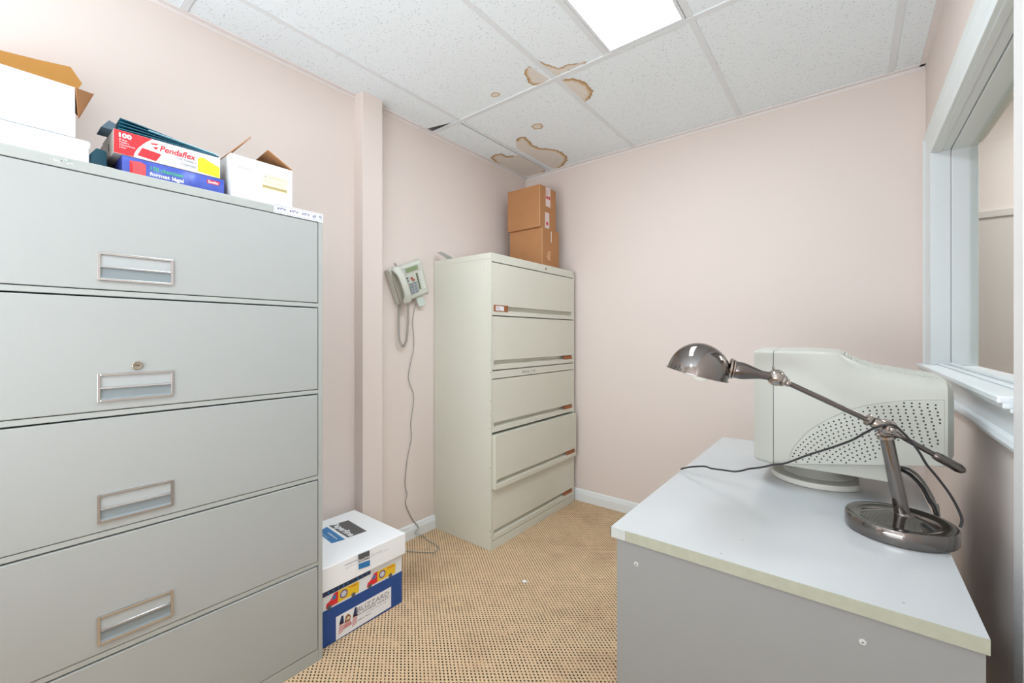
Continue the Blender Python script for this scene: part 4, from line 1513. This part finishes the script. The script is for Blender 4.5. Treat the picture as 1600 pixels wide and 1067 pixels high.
b.lathe([(.012, -.004), (.0135, 0), (.011, .004)], HJ - ax * .014, ax, 20)
b.ball(HJ - ax * .024, .0085, 16)
for s0 in (.9, -.9):
    b.cyl(HJ + Vector((0, 0, .012)) + ax * (-.006 * s0), HJ + Vector((0, 0, .021)) + ax * (-.008 * s0), .0022, n=8)
b.build('head_joint', CHROME, t)
# socket cone + ribbed collar
COLR = Vector((-.2135, 1.0802, 1.0745))
na = (COLR - HJ).normalized()
b = MB()
b.lathe([(.0092, .0), (.0095, .016), (.0115, .024), (.0175, .046), (.0195, .056), (.0195, .072), (.017, .076)], HJ + na * .014, na, 32)
b.build('socket', GUNB, t)
b = MB()
cc = HJ + na * .088
b.lathe([(.019, -.004), (.0225, -.002), (.0225, .001), (.019, .003), (.0245, .004), (.0245, .008), (.020, .010)], cc, na, 32)
b.build('collar', CHROME, t)
# dome shade: hemisphere opening downwards, rim tilted
RL = Vector((-.344, 1.037, 1.077)); RR = Vector((-.221, 1.078, 1.0445))
e1 = (RR - RL).normalized(); rad = (RR - RL).length / 2; ctr = (RL + RR) / 2
e2 = Vector((-e1.y, e1.x, 0)).normalized(); e3 = e1.cross(e2).normalized()
if e3.z < 0:
    e3 = -e3
b = MB()


def dome(sc_, off=0.0):
    rings = []
    K = 18
    for i in range(K + 1):
        ph = (PI / 2) * i / K
        rings.append([ctr + e3 * (off + sc_ * rad * 1.10 * math.sin(ph)) + (e1 * math.cos(2 * PI * k / 64) * (1.0 + .10 * math.sin(2 * ph) * max(0, math.cos(2 * PI * k / 64)))
                      + e2 * math.sin(2 * PI * k / 64)) * rad * sc_ * max(math.cos(ph), .0005) for k in range(64)])
    return rings


b.loft(dome(1.0), 0, True, False)
rim = []
for rr2, zz in ((1.0, 0), (1.035, -.001), (1.04, .0005), (1.035, .002), (1.0, .002)):
    rim.append([ctr + e3 * zz + (e1 * math.cos(2 * PI * k / 64) + e2 * math.sin(2 * PI * k / 64)) * rad * rr2 for k in range(64)])
b.loft(rim, 0, True, False)
b.build('shade', GUN, t)
b = MB(); b.loft(dome(.975), 0, True, False)
b.build('shade_lining', mat('shade_inside', (214, 212, 206), .35, .3), t)
b = MB()
bp_ = ctr + e3 * .012 + e1 * .012
b.ball(bp_ - e1 * .004 - e3 * .002, .0265, 24)
b.lathe([(.022, 0), (.014, .022), (.013, .034)], bp_ + e1 * .008, (e1 + e3 * .15), 20)
b.build('light_bulb', BULB, t)
# cord: desk edge -> elbow -> back of the base
cp = [(1064, 736, 1.337), (1068, 731.5, 1.334), (1080, 729.5, 1.33), (1100, 728.5, 1.32), (1112, 732, 1.312), (1128, 734, 1.30), (1146, 736.5, 1.292), (1158, 735.5, 1.285), (1170, 732.5, 1.28), (1190, 730, 1.27),
      (1208, 726, 1.262), (1228, 723.5, 1.255), (1262, 711, 1.235), (1300, 699, 1.215), (1330, 688, 1.19), (1352, 676, 1.165), (1368, 668, 1.155), (1386, 663.5, 1.150), (1398, 665, 1.152), (1410, 675, 1.158),
      (1424, 690, 1.165), (1436, 706, 1.17), (1448, 726, 1.18), (1464, 745, 1.19), (1482, 769, 1.20), (1496, 793, 1.206), (1503, 812, 1.206), (1500, 824, 1.203)]
pts = [on_y(*c3) for c3 in cp]
pts = [Vector((p_.x, p_.y, max(p_.z, dz + .0035))) for p_ in pts]

MB().tube(smooth_path(pts, 5), .0024, 8).build('power_cord', CABLE, t)

# ================================================================== litter on the carpet
ps = MB()
q_ = on_z(820, 909, 0)
ps.add([q_ + Vector(v_) for v_ in ((-.014, -.006, .001), (.004, -.010, .002), (.018, .0, .004), (.006, .010, .001), (-.004, .004, .008), (.010, -.002, .012))],
       [(0, 1, 4), (1, 5, 4), (1, 2, 5), (2, 3, 5), (3, 4, 5), (3, 0, 4), (0, 3, 2, 1)], 0)
tag(ps.build('paper_scrap', PAPERW, loc=tuple(q_)), 'tiny crumpled white paper scrap on the carpet in the middle of the room', 'paper')
